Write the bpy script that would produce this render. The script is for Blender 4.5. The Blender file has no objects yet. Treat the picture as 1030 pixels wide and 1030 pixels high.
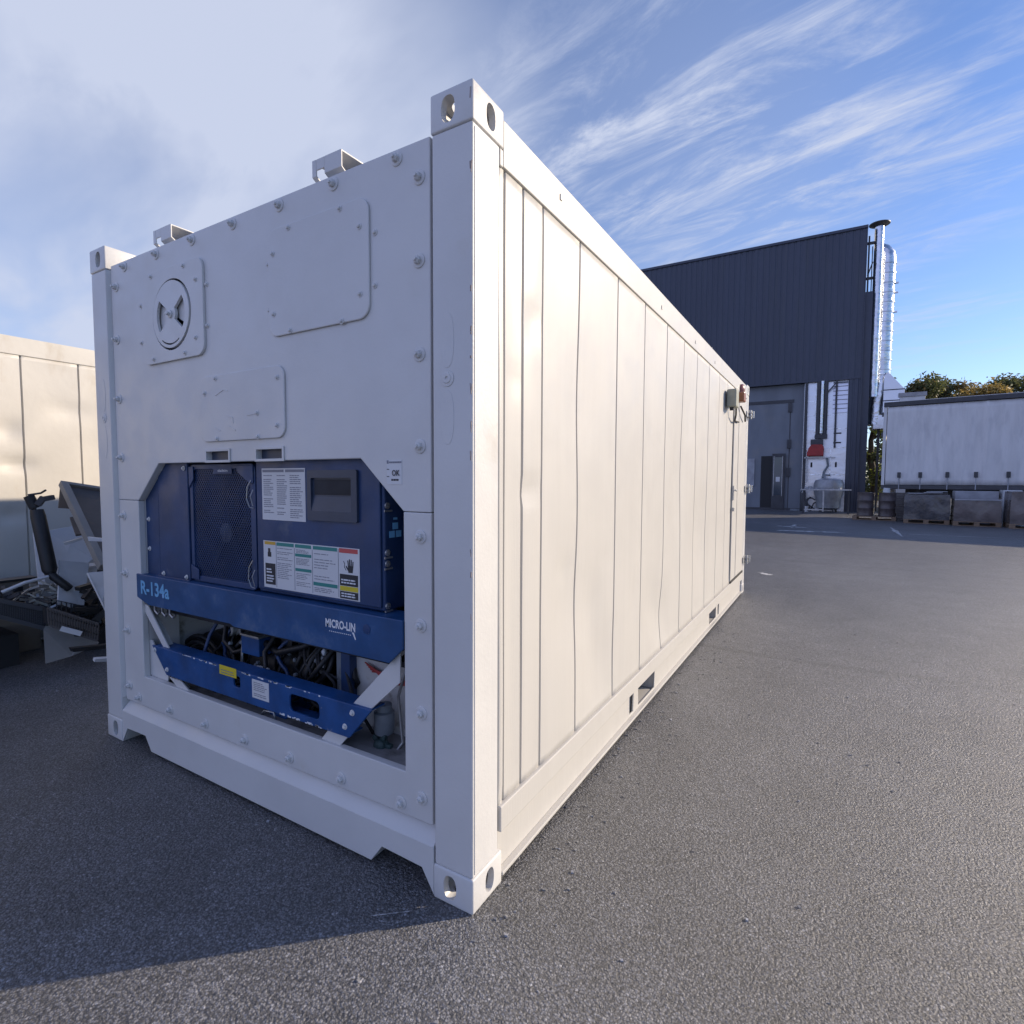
import bpy, bmesh, math, random
from mathutils import Vector, Matrix, noise
R = math.radians
PI = math.pi
random.seed(7)
scene = bpy.context.scene
COL = scene.collection

# ------------------------------------------------------------------ camera
CAM = Vector((0.956, -1.376, 1.401))
YAW, PIT, ROL, FPX = -0.535, -0.057, 0.004, 546.39
fwd = Vector((math.sin(YAW)*math.cos(PIT), math.cos(YAW)*math.cos(PIT), math.sin(PIT)))
rgt = Vector((math.cos(YAW), -math.sin(YAW), 0.0))
upv = rgt.cross(fwd)
rg2 = math.cos(ROL)*rgt + math.sin(ROL)*upv
up2 = -math.sin(ROL)*rgt + math.cos(ROL)*upv
cam = bpy.data.cameras.new('camera')
cam.sensor_width = 36.0
cam.lens = 36.0*FPX/1030.0
cam.clip_start = 0.05
cam.clip_end = 3000
camo = bpy.data.objects.new('camera', cam)
COL.objects.link(camo)
camo.matrix_world = Matrix(((rg2.x, up2.x, -fwd.x, CAM.x), (rg2.y, up2.y, -fwd.y, CAM.y), (rg2.z, up2.z, -fwd.z, CAM.z), (0, 0, 0, 1)))
scene.camera = camo


def ray(px, py):
    return rg2*((px-515)/FPX) + up2*((515-py)/FPX) + fwd


def at(px, py, ax, val):
    """measured photo point on the real plane axis=val"""
    d = ray(px, py)
    return CAM + d*((val-CAM[ax])/d[ax])


# ------------------------------------------------------------------ light
SUN_AZ = Vector((0.737, 0.676))
SUN_EL = R(22.0)
rot = math.atan2(SUN_AZ.x, SUN_AZ.y)
world = bpy.data.worlds.new('World')
scene.world = world
world.use_nodes = True
nt = world.node_tree
nt.nodes.clear()
N = nt.nodes.new
L = nt.links.new
wout = N('ShaderNodeOutputWorld')
bg = N('ShaderNodeBackground')
bg.inputs['Strength'].default_value = 0.15
sky = N('ShaderNodeTexSky')
sky.sky_type = 'NISHITA'
sky.sun_disc = False
sky.sun_elevation = SUN_EL
sky.sun_rotation = rot
sky.altitude = 50
sky.air_density = 1.0
sky.dust_density = 0.15
sky.ozone_density = 2.2


def wmath(op, a, b=None, c=None, clamp=False):
    n = N('ShaderNodeMath')
    n.operation = op
    n.use_clamp = clamp
    for i, v in enumerate((a, b, c)):
        if v is None:
            continue
        if isinstance(v, (int, float)):
            n.inputs[i].default_value = v
        else:
            L(v, n.inputs[i])
    return n.outputs[0]


tc = N('ShaderNodeTexCoord')
sep = N('ShaderNodeSeparateXYZ')
L(tc.outputs['Generated'], sep.inputs[0])
den = wmath('ADD', wmath('MAXIMUM', sep.outputs[2], 0.0), 0.12)
U = wmath('DIVIDE', sep.outputs[0], den)
V = wmath('DIVIDE', sep.outputs[1], den)
# coordinates along and across the wind
ca, sa = 0.972, -0.235
A_ = wmath('ADD', wmath('MULTIPLY', U, ca), wmath('MULTIPLY', V, sa))
B_ = wmath('ADD', wmath('MULTIPLY', U, -sa), wmath('MULTIPLY', V, ca))


def cvec(ka, kb, kz=0.0):
    c = N('ShaderNodeCombineXYZ')
    L(wmath('MULTIPLY', A_, ka), c.inputs[0])
    L(wmath('MULTIPLY', B_, kb), c.inputs[1])
    c.inputs[2].default_value = kz
    return c.outputs[0]


def wnoise(vec, scale, detail, rough=0.55, dist=0.0):
    n = N('ShaderNodeTexNoise')
    n.inputs['Scale'].default_value = scale
    n.inputs['Detail'].default_value = detail
    n.inputs['Roughness'].default_value = rough
    n.inputs['Distortion'].default_value = dist
    L(vec, n.inputs['Vector'])
    return n.outputs[0]


def sstep(v, lo, hi):
    n = N('ShaderNodeMapRange')
    n.interpolation_type = 'SMOOTHSTEP'
    n.inputs['From Min'].default_value = lo
    n.inputs['From Max'].default_value = hi
    L(v, n.inputs['Value'])
    return n.outputs[0]


def dmask(d, lo, hi):
    d = Vector(d).normalized()
    s = wmath('ADD', wmath('MULTIPLY', sep.outputs[0], d.x), wmath('ADD', wmath('MULTIPLY', sep.outputs[1], d.y), wmath('MULTIPLY', sep.outputs[2], d.z)))
    return sstep(s, lo, hi)


wisp = sstep(wnoise(cvec(1.5, 4.4, 2.0), 1.5, 12, 0.66, 0.5), 0.42, 0.88)
fine = wnoise(cvec(2.6, 9.0, 3.0), 1.5, 7, 0.62, 1.0)
patch = sstep(wnoise(cvec(1.0, 1.9, 5.0), 1.15, 3, 0.5, 0.2), 0.36, 0.62)
high = dmask((-0.10, 0.86, 0.49), 0.85, 0.975)
cir = wmath('MULTIPLY', wmath('MULTIPLY', wisp, patch), wmath('ADD', 0.28, wmath('MULTIPLY', fine, 1.25)))
cir = wmath('MULTIPLY', cir, wmath('ADD', 0.25, wmath('MULTIPLY', high, 1.0)))
# broad milky sheet of cloud to the left
soft = sstep(wnoise(cvec(0.8, 1.5, 9.0), 1.25, 5, 0.5, 0.35), 0.30, 0.68)
leftm = dmask((-0.84, 0.40, 0.40), 0.80, 0.955)
sheet = wmath('MULTIPLY', wmath('MULTIPLY', leftm, 0.92), wmath('ADD', 0.50, wmath('MULTIPLY', soft, 0.62)))
midm = dmask((-0.27, 0.857, 0.44), 0.915, 0.995)
mid = wmath('MULTIPLY', wmath('MULTIPLY', midm, 0.80), wmath('ADD', 0.25, wmath('MULTIPLY', wisp, 0.8)))
# unseen bluish cloud bank added behind the camera to brighten the shaded front
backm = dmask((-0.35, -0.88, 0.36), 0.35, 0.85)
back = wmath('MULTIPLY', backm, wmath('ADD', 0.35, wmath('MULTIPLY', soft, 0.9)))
cov = wmath('ADD', wmath('ADD', cir, sheet), mid, clamp=True)
cov = wmath('MINIMUM', cov, 0.92)
lowfade = sstep(sep.outputs[2], -0.02, 0.10)
cov = wmath('MULTIPLY', cov, lowfade)
mix = N('ShaderNodeMix')
mix.data_type = 'RGBA'
L(cov, mix.inputs['Factor'])
tint = N('ShaderNodeMix')
tint.data_type = 'RGBA'
tint.blend_type = 'MULTIPLY'
tint.inputs['Factor'].default_value = 1.0
L(sky.outputs[0], tint.inputs['A'])
tint.inputs['B'].default_value = (0.60, 0.635, 0.80, 1)
L(tint.outputs['Result'], mix.inputs['A'])
mix.inputs['B'].default_value = (2.85, 3.12, 3.90, 1)
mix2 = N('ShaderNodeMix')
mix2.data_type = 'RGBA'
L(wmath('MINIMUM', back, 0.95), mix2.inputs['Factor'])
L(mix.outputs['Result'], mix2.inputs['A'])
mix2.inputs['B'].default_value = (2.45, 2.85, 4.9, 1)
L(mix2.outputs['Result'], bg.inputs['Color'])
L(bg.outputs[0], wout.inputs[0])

sl = bpy.data.lights.new('sun', 'SUN')
sl.energy = 3.85
sl.angle = R(0.6)
sl.color = (1.0, 0.83, 0.62)
so = bpy.data.objects.new('sun', sl)
COL.objects.link(so)
sd = Vector((SUN_AZ.x*math.cos(SUN_EL), SUN_AZ.y*math.cos(SUN_EL), math.sin(SUN_EL)))
so.rotation_euler = sd.to_track_quat('Z', 'Y').to_euler()
so.location = (20, 20, 20)

vs = scene.view_settings
vs.view_transform = 'Standard'
vs.look = 'None'
vs.exposure = 0.56
vs.gamma = 1.0
scene.render.engine = 'CYCLES'
scene.render.resolution_x = 1024
scene.render.resolution_y = 1024


# ------------------------------------------------------------------ materials
def mat(name, col, rough=0.5, metal=0.0, var=0.0, vscale=3.0, bump=0.0, bscale=60.0, stretch=(1, 1, 1), dirt=None, dirt_lo=0.55, dirt_hi=0.75, dscale=4.0, spec=None, bdist=0.01, coat=0.0, rvar=0.0, dstretch=(1, 1, 1), macro=0.0):
    m = bpy.data.materials.new(name)
    m.use_nodes = True
    t = m.node_tree
    b = t.nodes['Principled BSDF']
    b.inputs['Roughness'].default_value = rough
    b.inputs['Metallic'].default_value = metal
    if spec is not None:
        b.inputs['Specular IOR Level'].default_value = spec
    b.inputs['Coat Weight'].default_value = coat
    c4 = (col[0], col[1], col[2], 1)
    b.inputs['Base Color'].default_value = c4
    co = t.nodes.new('ShaderNodeTexCoord').outputs['Object']

    def nz(scale, detail=6, st=(1, 1, 1), w=0.55):
        mp = t.nodes.new('ShaderNodeMapping')
        mp.inputs['Scale'].default_value = st
        t.links.new(co, mp.inputs[0])
        n = t.nodes.new('ShaderNodeTexNoise')
        n.inputs['Scale'].default_value = scale
        n.inputs['Detail'].default_value = detail
        n.inputs['Roughness'].default_value = w
        t.links.new(mp.outputs[0], n.inputs['Vector'])
        return n.outputs[0]

    def ramp(v, lo, hi, a, c):
        r = t.nodes.new('ShaderNodeMapRange')
        r.interpolation_type = 'SMOOTHSTEP'
        r.inputs['From Min'].default_value = lo
        r.inputs['From Max'].default_value = hi
        r.inputs['To Min'].default_value = a
        r.inputs['To Max'].default_value = c
        t.links.new(v, r.inputs['Value'])
        return r.outputs[0]
    out = None
    if var > 0:
        f = ramp(nz(vscale, 6, stretch), 0.3, 0.7, 1-var, 1+var*0.6)
        mx = t.nodes.new('ShaderNodeVectorMath')
        mx.operation = 'SCALE'
        mx.inputs[0].default_value = col[:3]
        t.links.new(f, mx.inputs['Scale'])
        out = mx.outputs[0]
    if dirt is not None:
        f = ramp(nz(dscale, 9, dstretch, 0.65), dirt_lo, dirt_hi, 0, 1)
        mx = t.nodes.new('ShaderNodeMix')
        mx.data_type = 'RGBA'
        t.links.new(f, mx.inputs['Factor'])
        if out is not None:
            t.links.new(out, mx.inputs['A'])
        else:
            mx.inputs['A'].default_value = c4
        mx.inputs['B'].default_value = (dirt[0], dirt[1], dirt[2], 1)
        out = mx.outputs['Result']
    if out is not None:
        t.links.new(out, b.inputs['Base Color'])
    if bump > 0:
        bn = t.nodes.new('ShaderNodeBump')
        bn.inputs['Strength'].default_value = bump
        bn.inputs['Distance'].default_value = bdist
        t.links.new(nz(bscale, 4, stretch), bn.inputs['Height'])
        t.links.new(bn.outputs[0], b.inputs['Normal'])
    if macro > 0:
        b2 = t.nodes.new('ShaderNodeBump')
        b2.inputs['Strength'].default_value = macro
        b2.inputs['Distance'].default_value = 0.03
        t.links.new(nz(2.2, 3), b2.inputs['Height'])
        if bump > 0:
            t.links.new(b2.outputs[0], bn.inputs['Normal'])
        else:
            t.links.new(b2.outputs[0], b.inputs['Normal'])
    if rvar > 0:
        t.links.new(ramp(nz(7, 4), 0.3, 0.7, rough-rvar, rough+rvar), b.inputs['Roughness'])
    return m


M = {}
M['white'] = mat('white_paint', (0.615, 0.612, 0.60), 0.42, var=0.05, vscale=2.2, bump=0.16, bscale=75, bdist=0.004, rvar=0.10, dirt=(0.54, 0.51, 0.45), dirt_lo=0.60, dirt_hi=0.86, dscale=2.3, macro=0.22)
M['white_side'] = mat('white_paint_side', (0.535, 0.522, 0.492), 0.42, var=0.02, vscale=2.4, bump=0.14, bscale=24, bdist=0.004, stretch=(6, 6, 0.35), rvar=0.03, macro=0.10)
M['white_worn'] = mat('worn_white_paint', (0.55, 0.55, 0.54), 0.55, var=0.10, vscale=5, bump=0.2, bscale=60, bdist=0.004, dirt=(0.22, 0.18, 0.14), dirt_lo=0.52, dirt_hi=0.70, dscale=9)
M['cream'] = mat('cream_container_paint', (0.565, 0.545, 0.50), 0.5, var=0.06, vscale=2.0, bump=0.15, bscale=30, bdist=0.004, dirt=(0.45, 0.40, 0.33), dirt_lo=0.56, dirt_hi=0.80, dscale=3, dstretch=(1, 1, 0.4), macro=0.2)
M['chip'] = mat('chipped_primer', (0.36, 0.31, 0.28), 0.8, var=0.3, vscale=60)
M['rubber'] = mat('dark_seal', (0.02, 0.02, 0.022), 0.7)
M['blue'] = mat('navy_paint', (0.018, 0.048, 0.135), 0.45, var=0.22, vscale=5, bump=0.1, bscale=90, bdist=0.003, rvar=0.12, dirt=(0.09, 0.11, 0.16), dirt_lo=0.56, dirt_hi=0.80, dscale=7)
M['blue_bright'] = mat('worn_blue_paint', (0.012, 0.070, 0.225), 0.42, var=0.25, vscale=8, bump=0.12, bscale=90, bdist=0.003, rvar=0.12, dirt=(0.22, 0.22, 0.24), dirt_lo=0.64, dirt_hi=0.78, dscale=26, macro=0.15)
M['blue_beam'] = mat('scuffed_blue_paint', (0.016, 0.072, 0.20), 0.45, var=0.22, vscale=6, bump=0.12, bscale=90, bdist=0.003, rvar=0.12, dirt=(0.10, 0.15, 0.24), dirt_lo=0.52, dirt_hi=0.75, dscale=6)
M['blue_case'] = mat('dark_grey_blue_plastic', (0.035, 0.05, 0.085), 0.4, var=0.15, vscale=6)
M['black'] = mat('black_enamel', (0.012, 0.013, 0.016), 0.5, var=0.3, vscale=8, bump=0.1)
M['darkbox'] = mat('grimy_black', (0.020, 0.021, 0.026), 0.75, var=0.4, vscale=8)
M['steel'] = mat('dull_steel', (0.42, 0.43, 0.44), 0.42, 0.8, var=0.2, vscale=9)
M['greypart'] = mat('grimy_grey_paint', (0.20, 0.23, 0.26), 0.6, var=0.3, vscale=7, dirt=(0.07, 0.07, 0.07), dirt_lo=0.5, dirt_hi=0.7, dscale=8)
M['floor_in'] = mat('dusty_tray', (0.26, 0.26, 0.26), 0.8, var=0.25, vscale=8, dirt=(0.10, 0.095, 0.09), dirt_lo=0.48, dirt_hi=0.72, dscale=6)
M['label'] = mat('label_vinyl', (0.62, 0.63, 0.64), 0.45, var=0.05)
M['ink'] = mat('black_ink', (0.02, 0.022, 0.03), 0.5)
M['inkgrey'] = mat('grey_print', (0.20, 0.21, 0.25), 0.5)
M['teal'] = mat('teal_print', (0.03, 0.22, 0.20), 0.5)
M['amber'] = mat('amber_print', (0.60, 0.36, 0.05), 0.5)
M['yellow'] = mat('yellow_print', (0.62, 0.50, 0.03), 0.5)
M['redprint'] = mat('red_print', (0.50, 0.08, 0.08), 0.5)
M['lightblue'] = mat('light_blue_letters', (0.16, 0.42, 0.68), 0.5)
M['whiteletter'] = mat('white_letters', (0.70, 0.72, 0.75), 0.5)
M['red'] = mat('red_paint', (0.34, 0.022, 0.02), 0.45, var=0.2, vscale=8)
M['redwire'] = mat('red_wire', (0.35, 0.03, 0.03), 0.5)
M['green'] = mat('dark_green_casting', (0.03, 0.06, 0.06), 0.6, var=0.3, vscale=10)
M['clad'] = mat('anthracite_cladding', (0.040, 0.050, 0.080), 0.40, var=0.10, vscale=0.6, stretch=(3, 1, 0.3), rvar=0.05, dirt=(0.05, 0.058, 0.075), dirt_lo=0.5, dirt_hi=0.8, dscale=0.8, dstretch=(4, 1, .3))
M['greywall'] = mat('grey_wall_panel', (0.165, 0.185, 0.215), 0.6, var=0.12, vscale=0.9, stretch=(2, 1, .5), dirt=(0.22, 0.22, 0.22), dirt_lo=0.5, dirt_hi=0.8, dscale=0.7)
M['foil'] = mat('aluminium_sheet', (0.60, 0.62, 0.66), 0.30, 1.0, var=0.04, vscale=1.0, bump=0.35, bscale=0.6, bdist=0.10, stretch=(1, 1, 1.3))
M['duct'] = mat('spiral_duct_metal', (0.66, 0.69, 0.73), 0.24, 1.0, var=0.15, vscale=3, bump=0.7, bscale=3.0, bdist=0.05, stretch=(1, 1, 1.6))
M['glass'] = mat('dark_glass', (0.03, 0.05, 0.07), 0.08, spec=0.8)
M['curtain'] = mat('dirty_white_tarpaulin', (0.64, 0.635, 0.635), 0.6, var=0.07, vscale=1.6, stretch=(3, 3, 0.35), bump=0.3, bscale=9, bdist=0.02, dirt=(0.53, 0.53, 0.54), dirt_lo=0.46, dirt_hi=0.72, dscale=1.8, dstretch=(2.4, 2.4, 0.6))
M['trailer_metal'] = mat('dark_trailer_steel', (0.05, 0.052, 0.06), 0.55, var=0.2)
M['tyre'] = mat('tyre_rubber', (0.02, 0.02, 0.02), 0.85)
M['wood'] = mat('pallet_wood', (0.20, 0.14, 0.095), 0.8, var=0.3, vscale=6, stretch=(1, 6, 6), bump=0.3, bscale=30)
M['oldwood'] = mat('weathered_board', (0.115, 0.105, 0.10), 0.85, var=0.25, vscale=4, stretch=(1, 1, 1), bump=0.2, bscale=30)
M['drum'] = mat('brown_steel_drum', (0.085, 0.068, 0.066), 0.4, 0.0, var=0.3, vscale=5)
M['wrap'] = mat('dark_stretch_film', (0.045, 0.045, 0.052), 0.25, var=0.35, vscale=3, bump=0.6, bscale=4, bdist=0.05, stretch=(1, 1, 0.8), coat=0.5)
M['wrap2'] = mat('brown_stretch_film', (0.105, 0.085, 0.080), 0.27, var=0.3, vscale=3, bump=0.6, bscale=3.5, bdist=0.05, stretch=(1, 1, 0.8), coat=0.5)
M['greyload'] = mat('pale_grey_board', (0.32, 0.33, 0.36), 0.6, var=0.2, vscale=3)
M['tank'] = mat('grey_tank_paint', (0.30, 0.31, 0.33), 0.35, 0.2, var=0.15, vscale=5)
M['trunk'] = mat('bark', (0.09, 0.07, 0.05), 0.9, var=0.3, vscale=8, bump=0.5, bscale=20)
M['leafA'] = mat('olive_leaves', (0.15, 0.16, 0.055), 0.6, var=0.45, vscale=0.55)
M['leafB'] = mat('brown_green_leaves', (0.20, 0.15, 0.06), 0.6, var=0.4, vscale=0.6)
M['leafC'] = mat('dark_leaves', (0.085, 0.105, 0.05), 0.6, var=0.4, vscale=0.7)
M['leafY'] = mat('yellow_leaves', (0.36, 0.26, 0.08), 0.6, var=0.35, vscale=0.6)
M['leafG'] = mat('fresh_green_leaves', (0.26, 0.30, 0.05), 0.6, var=0.35, vscale=1.6)
M['taupe'] = mat('taupe_steel_sheet', (0.085, 0.076, 0.072), 0.6, var=0.2, vscale=3, dirt=(0.16, 0.10, 0.06), dirt_lo=0.55, dirt_hi=0.75, dscale=6)
M['taupe_light'] = mat('beige_grey_sheet', (0.23, 0.225, 0.215), 0.65, var=0.15, vscale=4)
M['card'] = mat('brown_cardboard', (0.25, 0.21, 0.17), 0.85, var=0.2, vscale=5)
M['scrapwhite'] = mat('scrap_white_panel', (0.58, 0.60, 0.63), 0.5, var=0.12, vscale=3)
M['lampcase'] = mat('grey_green_lamp_case', (0.30, 0.31, 0.25), 0.5, var=0.12, vscale=14)
M['lens'] = mat('brown_lens', (0.30, 0.11, 0.05), 0.3)
M['redlens'] = mat('dull_red_lens', (0.22, 0.08, 0.09), 0.35)
M['paintmark'] = mat('worn_road_paint', (0.50, 0.50, 0.50), 0.8, var=0.3, vscale=14, dirt=(0.13, 0.13, 0.13), dirt_lo=0.50, dirt_hi=0.62, dscale=9)

# leaves let some light through
for k in ('leafA', 'leafB', 'leafC', 'leafY', 'leafG'):
    t = M[k].node_tree
    b = t.nodes['Principled BSDF']
    tr = t.nodes.new('ShaderNodeBsdfTranslucent')
    mx = t.nodes.new('ShaderNodeMixShader')
    mx.inputs[0].default_value = 0.35
    src = b.inputs['Base Color'].links[0].from_socket
    t.links.new(src, tr.inputs[0])
    t.links.new(b.outputs[0], mx.inputs[1])
    t.links.new(tr.outputs[0], mx.inputs[2])
    t.links.new(mx.outputs[0], t.nodes['Material Output'].inputs[0])


def asphalt():
    m = bpy.data.materials.new('asphalt')
    m.use_nodes = True
    t = m.node_tree
    b = t.nodes['Principled BSDF']
    n = t.nodes.new
    l = t.links.new
    co = n('ShaderNodeTexCoord').outputs['Object']

    def noise_(s, d=4, r=0.55):
        q = n('ShaderNodeTexNoise')
        q.inputs['Scale'].default_value = s
        q.inputs['Detail'].default_value = d
        q.inputs['Roughness'].default_value = r
        l(co, q.inputs['Vector'])
        return q.outputs[0]

    def mr(v, a, c, x, y, sm=True):
        q = n('ShaderNodeMapRange')
        q.interpolation_type = 'SMOOTHSTEP' if sm else 'LINEAR'
        q.inputs['From Min'].default_value = a
        q.inputs['From Max'].default_value = c
        q.inputs['To Min'].default_value = x
        q.inputs['To Max'].default_value = y
        l(v, q.inputs['Value'])
        return q.outputs[0]

    def mul(a, c):
        q = n('ShaderNodeMath')
        q.operation = 'MULTIPLY'
        for i, v in enumerate((a, c)):
            if isinstance(v, (int, float)):
                q.inputs[i].default_value = v
            else:
                l(v, q.inputs[i])
        return q.outputs[0]

    def add(a, c):
        q = n('ShaderNodeMath')
        q.operation = 'ADD'
        for i, v in enumerate((a, c)):
            if isinstance(v, (int, float)):
                q.inputs[i].default_value = v
            else:
                l(v, q.inputs[i])
        return q.outputs[0]
    vor = n('ShaderNodeTexVoronoi')
    vor.feature = 'F1'
    vor.inputs['Scale'].default_value = 135
    l(co, vor.inputs['Vector'])
    vor2 = n('ShaderNodeTexVoronoi')
    vor2.inputs['Scale'].default_value = 240
    l(co, vor2.inputs['Vector'])
    sepc = n('ShaderNodeSeparateColor')
    l(vor.outputs['Color'], sepc.inputs[0])
    stone = mr(sepc.outputs[0], 0, 1, 0.60, 1.42, False)
    bright = mr(sepc.outputs[1], 0.975, 0.995, 0.0, 1.1)
    gap = mr(vor.outputs['Distance'], 0.30, 0.70, 1.05, 0.38)
    fineg = mr(noise_(260, 2), 0.3, 0.7, 0.80, 1.20)
    broad = mr(noise_(0.35, 7, 0.6), 0.3, 0.7, 0.84, 1.16)
    mid = mr(noise_(2.6, 6, 0.6), 0.3, 0.7, 0.88, 1.12)
    v = mul(mul(add(mul(stone, gap), bright), fineg), mul(broad, mid))
    stain = mr(noise_(0.9, 8, 0.7), 0.60, 0.72, 1.0, 0.80)
    v = mul(v, stain)
    worn = mr(noise_(0.16, 5, 0.6), 0.42, 0.62, 0.92, 1.12)
    v = mul(v, worn)
    # long thin repaired cracks
    wv = n('ShaderNodeTexWave')
    wv.wave_type = 'BANDS'
    wv.bands_direction = 'Y'
    wv.inputs['Scale'].default_value = 0.055
    wv.inputs['Distortion'].default_value = 5.0
    wv.inputs['Detail'].default_value = 4
    wv.inputs['Detail Scale'].default_value = 0.5
    l(co, wv.inputs['Vector'])
    crack = mr(wv.outputs['Fac'], 0.9990, 0.99998, 1.0, 0.80)
    v = mul(v, crack)
    sc = n('ShaderNodeVectorMath')
    sc.operation = 'SCALE'
    sc.inputs[0].default_value = (0.155, 0.158, 0.168)
    l(v, sc.inputs['Scale'])
    l(sc.outputs[0], b.inputs['Base Color'])
    b.inputs['Roughness'].default_value = 0.46
    b.inputs['Specular IOR Level'].default_value = 0.9
    h = add(add(mul(mr(vor.outputs['Distance'], 0.0, 0.8, 1.0, 0.0), 0.55), mul(mr(vor2.outputs['Distance'], 0.0, 0.8, 1.0, 0.0), 0.30)), add(mul(sepc.outputs[2], 0.5), mul(mr(noise_(95, 5, 0.6), 0.25, 0.75, 0, 1), 1.3)))
    pits = mr(noise_(120, 3, 0.6), 0.30, 0.42, 0.45, 1.0)
    v = mul(v, pits)
    l(v, sc.inputs['Scale'])
    bp = n('ShaderNodeBump')
    bp.inputs['Strength'].default_value = 0.75
    bp.inputs['Distance'].default_value = 0.0042
    l(h, bp.inputs['Height'])
    l(bp.outputs[0], b.inputs['Normal'])
    return m


M['asphalt'] = asphalt()


# ------------------------------------------------------------------ mesh building
class MB:
    def __init__(self):
        self.v = []
        self.f = []
        self.mi = []
        self.m = 0

    def _add(self, vs, fs):
        o = len(self.v)
        self.v += [tuple(q) for q in vs]
        for f in fs:
            self.f.append([o+i for i in f])
            self.mi.append(self.m)

    def box(self, x0, x1, y0, y1, z0, z1, rot=None, org=None):
        vs = [Vector(q) for q in ((x0, y0, z0), (x1, y0, z0), (x1, y1, z0), (x0, y1, z0), (x0, y0, z1), (x1, y0, z1), (x1, y1, z1), (x0, y1, z1))]
        if rot is not None:
            org = Vector(org or (0, 0, 0))
            vs = [rot @ (q-org)+org for q in vs]
        self._add(vs, [(0, 3, 2, 1), (4, 5, 6, 7), (0, 1, 5, 4), (1, 2, 6, 5), (2, 3, 7, 6), (3, 0, 4, 7)])
        return self

    def bar(self, p, q, w, h, up=(0, 0, 1)):
        p, q = Vector(p), Vector(q)
        d = (q-p).normalized()
        u = Vector(up)
        if abs(d.dot(u)) > 0.98:
            u = Vector((0, 1, 0))
        s = d.cross(u).normalized()
        u = s.cross(d).normalized()
        vs = []
        for c in (p, q):
            for a, b in ((-1, -1), (1, -1), (1, 1), (-1, 1)):
                vs.append(c+s*(a*w/2)+u*(b*h/2))
        self._add(vs, [(0, 3, 2, 1), (4, 5, 6, 7), (0, 1, 5, 4), (1, 2, 6, 5), (2, 3, 7, 6), (3, 0, 4, 7)])
        return self

    def tube(self, pts, r, n=10, cap=True):
        pts = [Vector(q) for q in pts]
        rs = r if isinstance(r, (list, tuple)) else [r]*len(pts)
        rings = []
        prev = None
        for i, p in enumerate(pts):
            if i == 0:
                d = pts[1]-p
            elif i == len(pts)-1:
                d = p-pts[-2]
            else:
                d = (pts[i+1]-p).normalized()+(p-pts[i-1]).normalized()
            d.normalize()
            if prev is None:
                u = Vector((0, 0, 1)) if abs(d.z) < 0.9 else Vector((1, 0, 0))
            else:
                u = prev
            s = d.cross(u).normalized()
            u = s.cross(d).normalized()
            prev = u
            rings.append([p+(s*math.cos(2*PI*k/n)+u*math.sin(2*PI*k/n))*rs[i] for k in range(n)])
        vs = [q for rg in rings for q in rg]
        fs = []
        for i in range(len(pts)-1):
            for k in range(n):
                a, b = i*n+k, i*n+(k+1) % n
                fs.append((a, b, b+n, a+n))
        if cap:
            fs.append(tuple(range(n-1, -1, -1)))
            fs.append(tuple((len(pts)-1)*n+k for k in range(n)))
        self._add(vs, fs)
        return self

    def cyl(self, p, q, r, n=20, r2=None):
        return self.tube([p, q], [r, r if r2 is None else r2], n)

    def lathe(self, c, prof, n=24, axis='z'):
        c = Vector(c)
        vs, fs = [], []
        for (r, h) in prof:
            for k in range(n):
                a = 2*PI*k/n
                if axis == 'z':
                    vs.append(c+Vector((r*math.cos(a), r*math.sin(a), h)))
                elif axis == 'y':
                    vs.append(c+Vector((r*math.cos(a), h, r*math.sin(a))))
                else:
                    vs.append(c+Vector((h, r*math.cos(a), r*math.sin(a))))
        for i in range(len(prof)-1):
            for k in range(n):
                a, b = i*n+k, i*n+(k+1) % n
                fs.append((a, b, b+n, a+n))
        fs.append(tuple(range(n)))
        fs.append(tuple((len(prof)-1)*n+k for k in range(n)))
        self._add(vs, fs)
        return self

    def plate(self, outer, holes, ax, a0, a1):
        """flat plate with holes: outer/holes are 2-D loops in the plane normal to axis ax"""
        bm = bmesh.new()

        def P(u, w, a):
            return (a, u, w) if ax == 0 else ((u, a, w) if ax == 1 else (u, w, a))
        loops = [outer]+list(holes)
        edges = []
        lv = []
        for lp in loops:
            vs = [bm.verts.new(P(u, w, a0)) for u, w in lp]
            lv.append(vs)
            for i in range(len(vs)):
                edges.append(bm.edges.new((vs[i], vs[(i+1) % len(vs)])))
        if holes:
            bmesh.ops.triangle_fill(bm, use_beauty=True, edges=edges)
        else:
            bm.faces.new(lv[0])
        g = bmesh.ops.extrude_face_region(bm, geom=list(bm.faces))
        nv = [e for e in g['geom'] if isinstance(e, bmesh.types.BMVert)]
        d = P(0, 0, a1-a0)
        bmesh.ops.translate(bm, verts=nv, vec=d)
        bmesh.ops.recalc_face_normals(bm, faces=list(bm.faces))
        bmesh.ops.dissolve_limit(bm, angle_limit=0.001, verts=list(bm.verts), edges=list(bm.edges)) if not holes else None
        bm.verts.index_update()
        self._add([v.co for v in bm.verts], [[v.index for v in f.verts] for f in bm.faces])
        bm.free()
        return self

    def mesh(self, name, mats, recalc=True):
        me = bpy.data.meshes.new(name)
        me.from_pydata(self.v, [], self.f)
        mats = mats if isinstance(mats, (list, tuple)) else [mats]
        for m in mats:
            me.materials.append(M[m])
        if len(mats) > 1:
            me.polygons.foreach_set('material_index', self.mi)
        if recalc:
            bm = bmesh.new()
            bm.from_mesh(me)
            bmesh.ops.recalc_face_normals(bm, faces=list(bm.faces))
            bm.to_mesh(me)
            bm.free()
        me.update()
        return me

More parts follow.
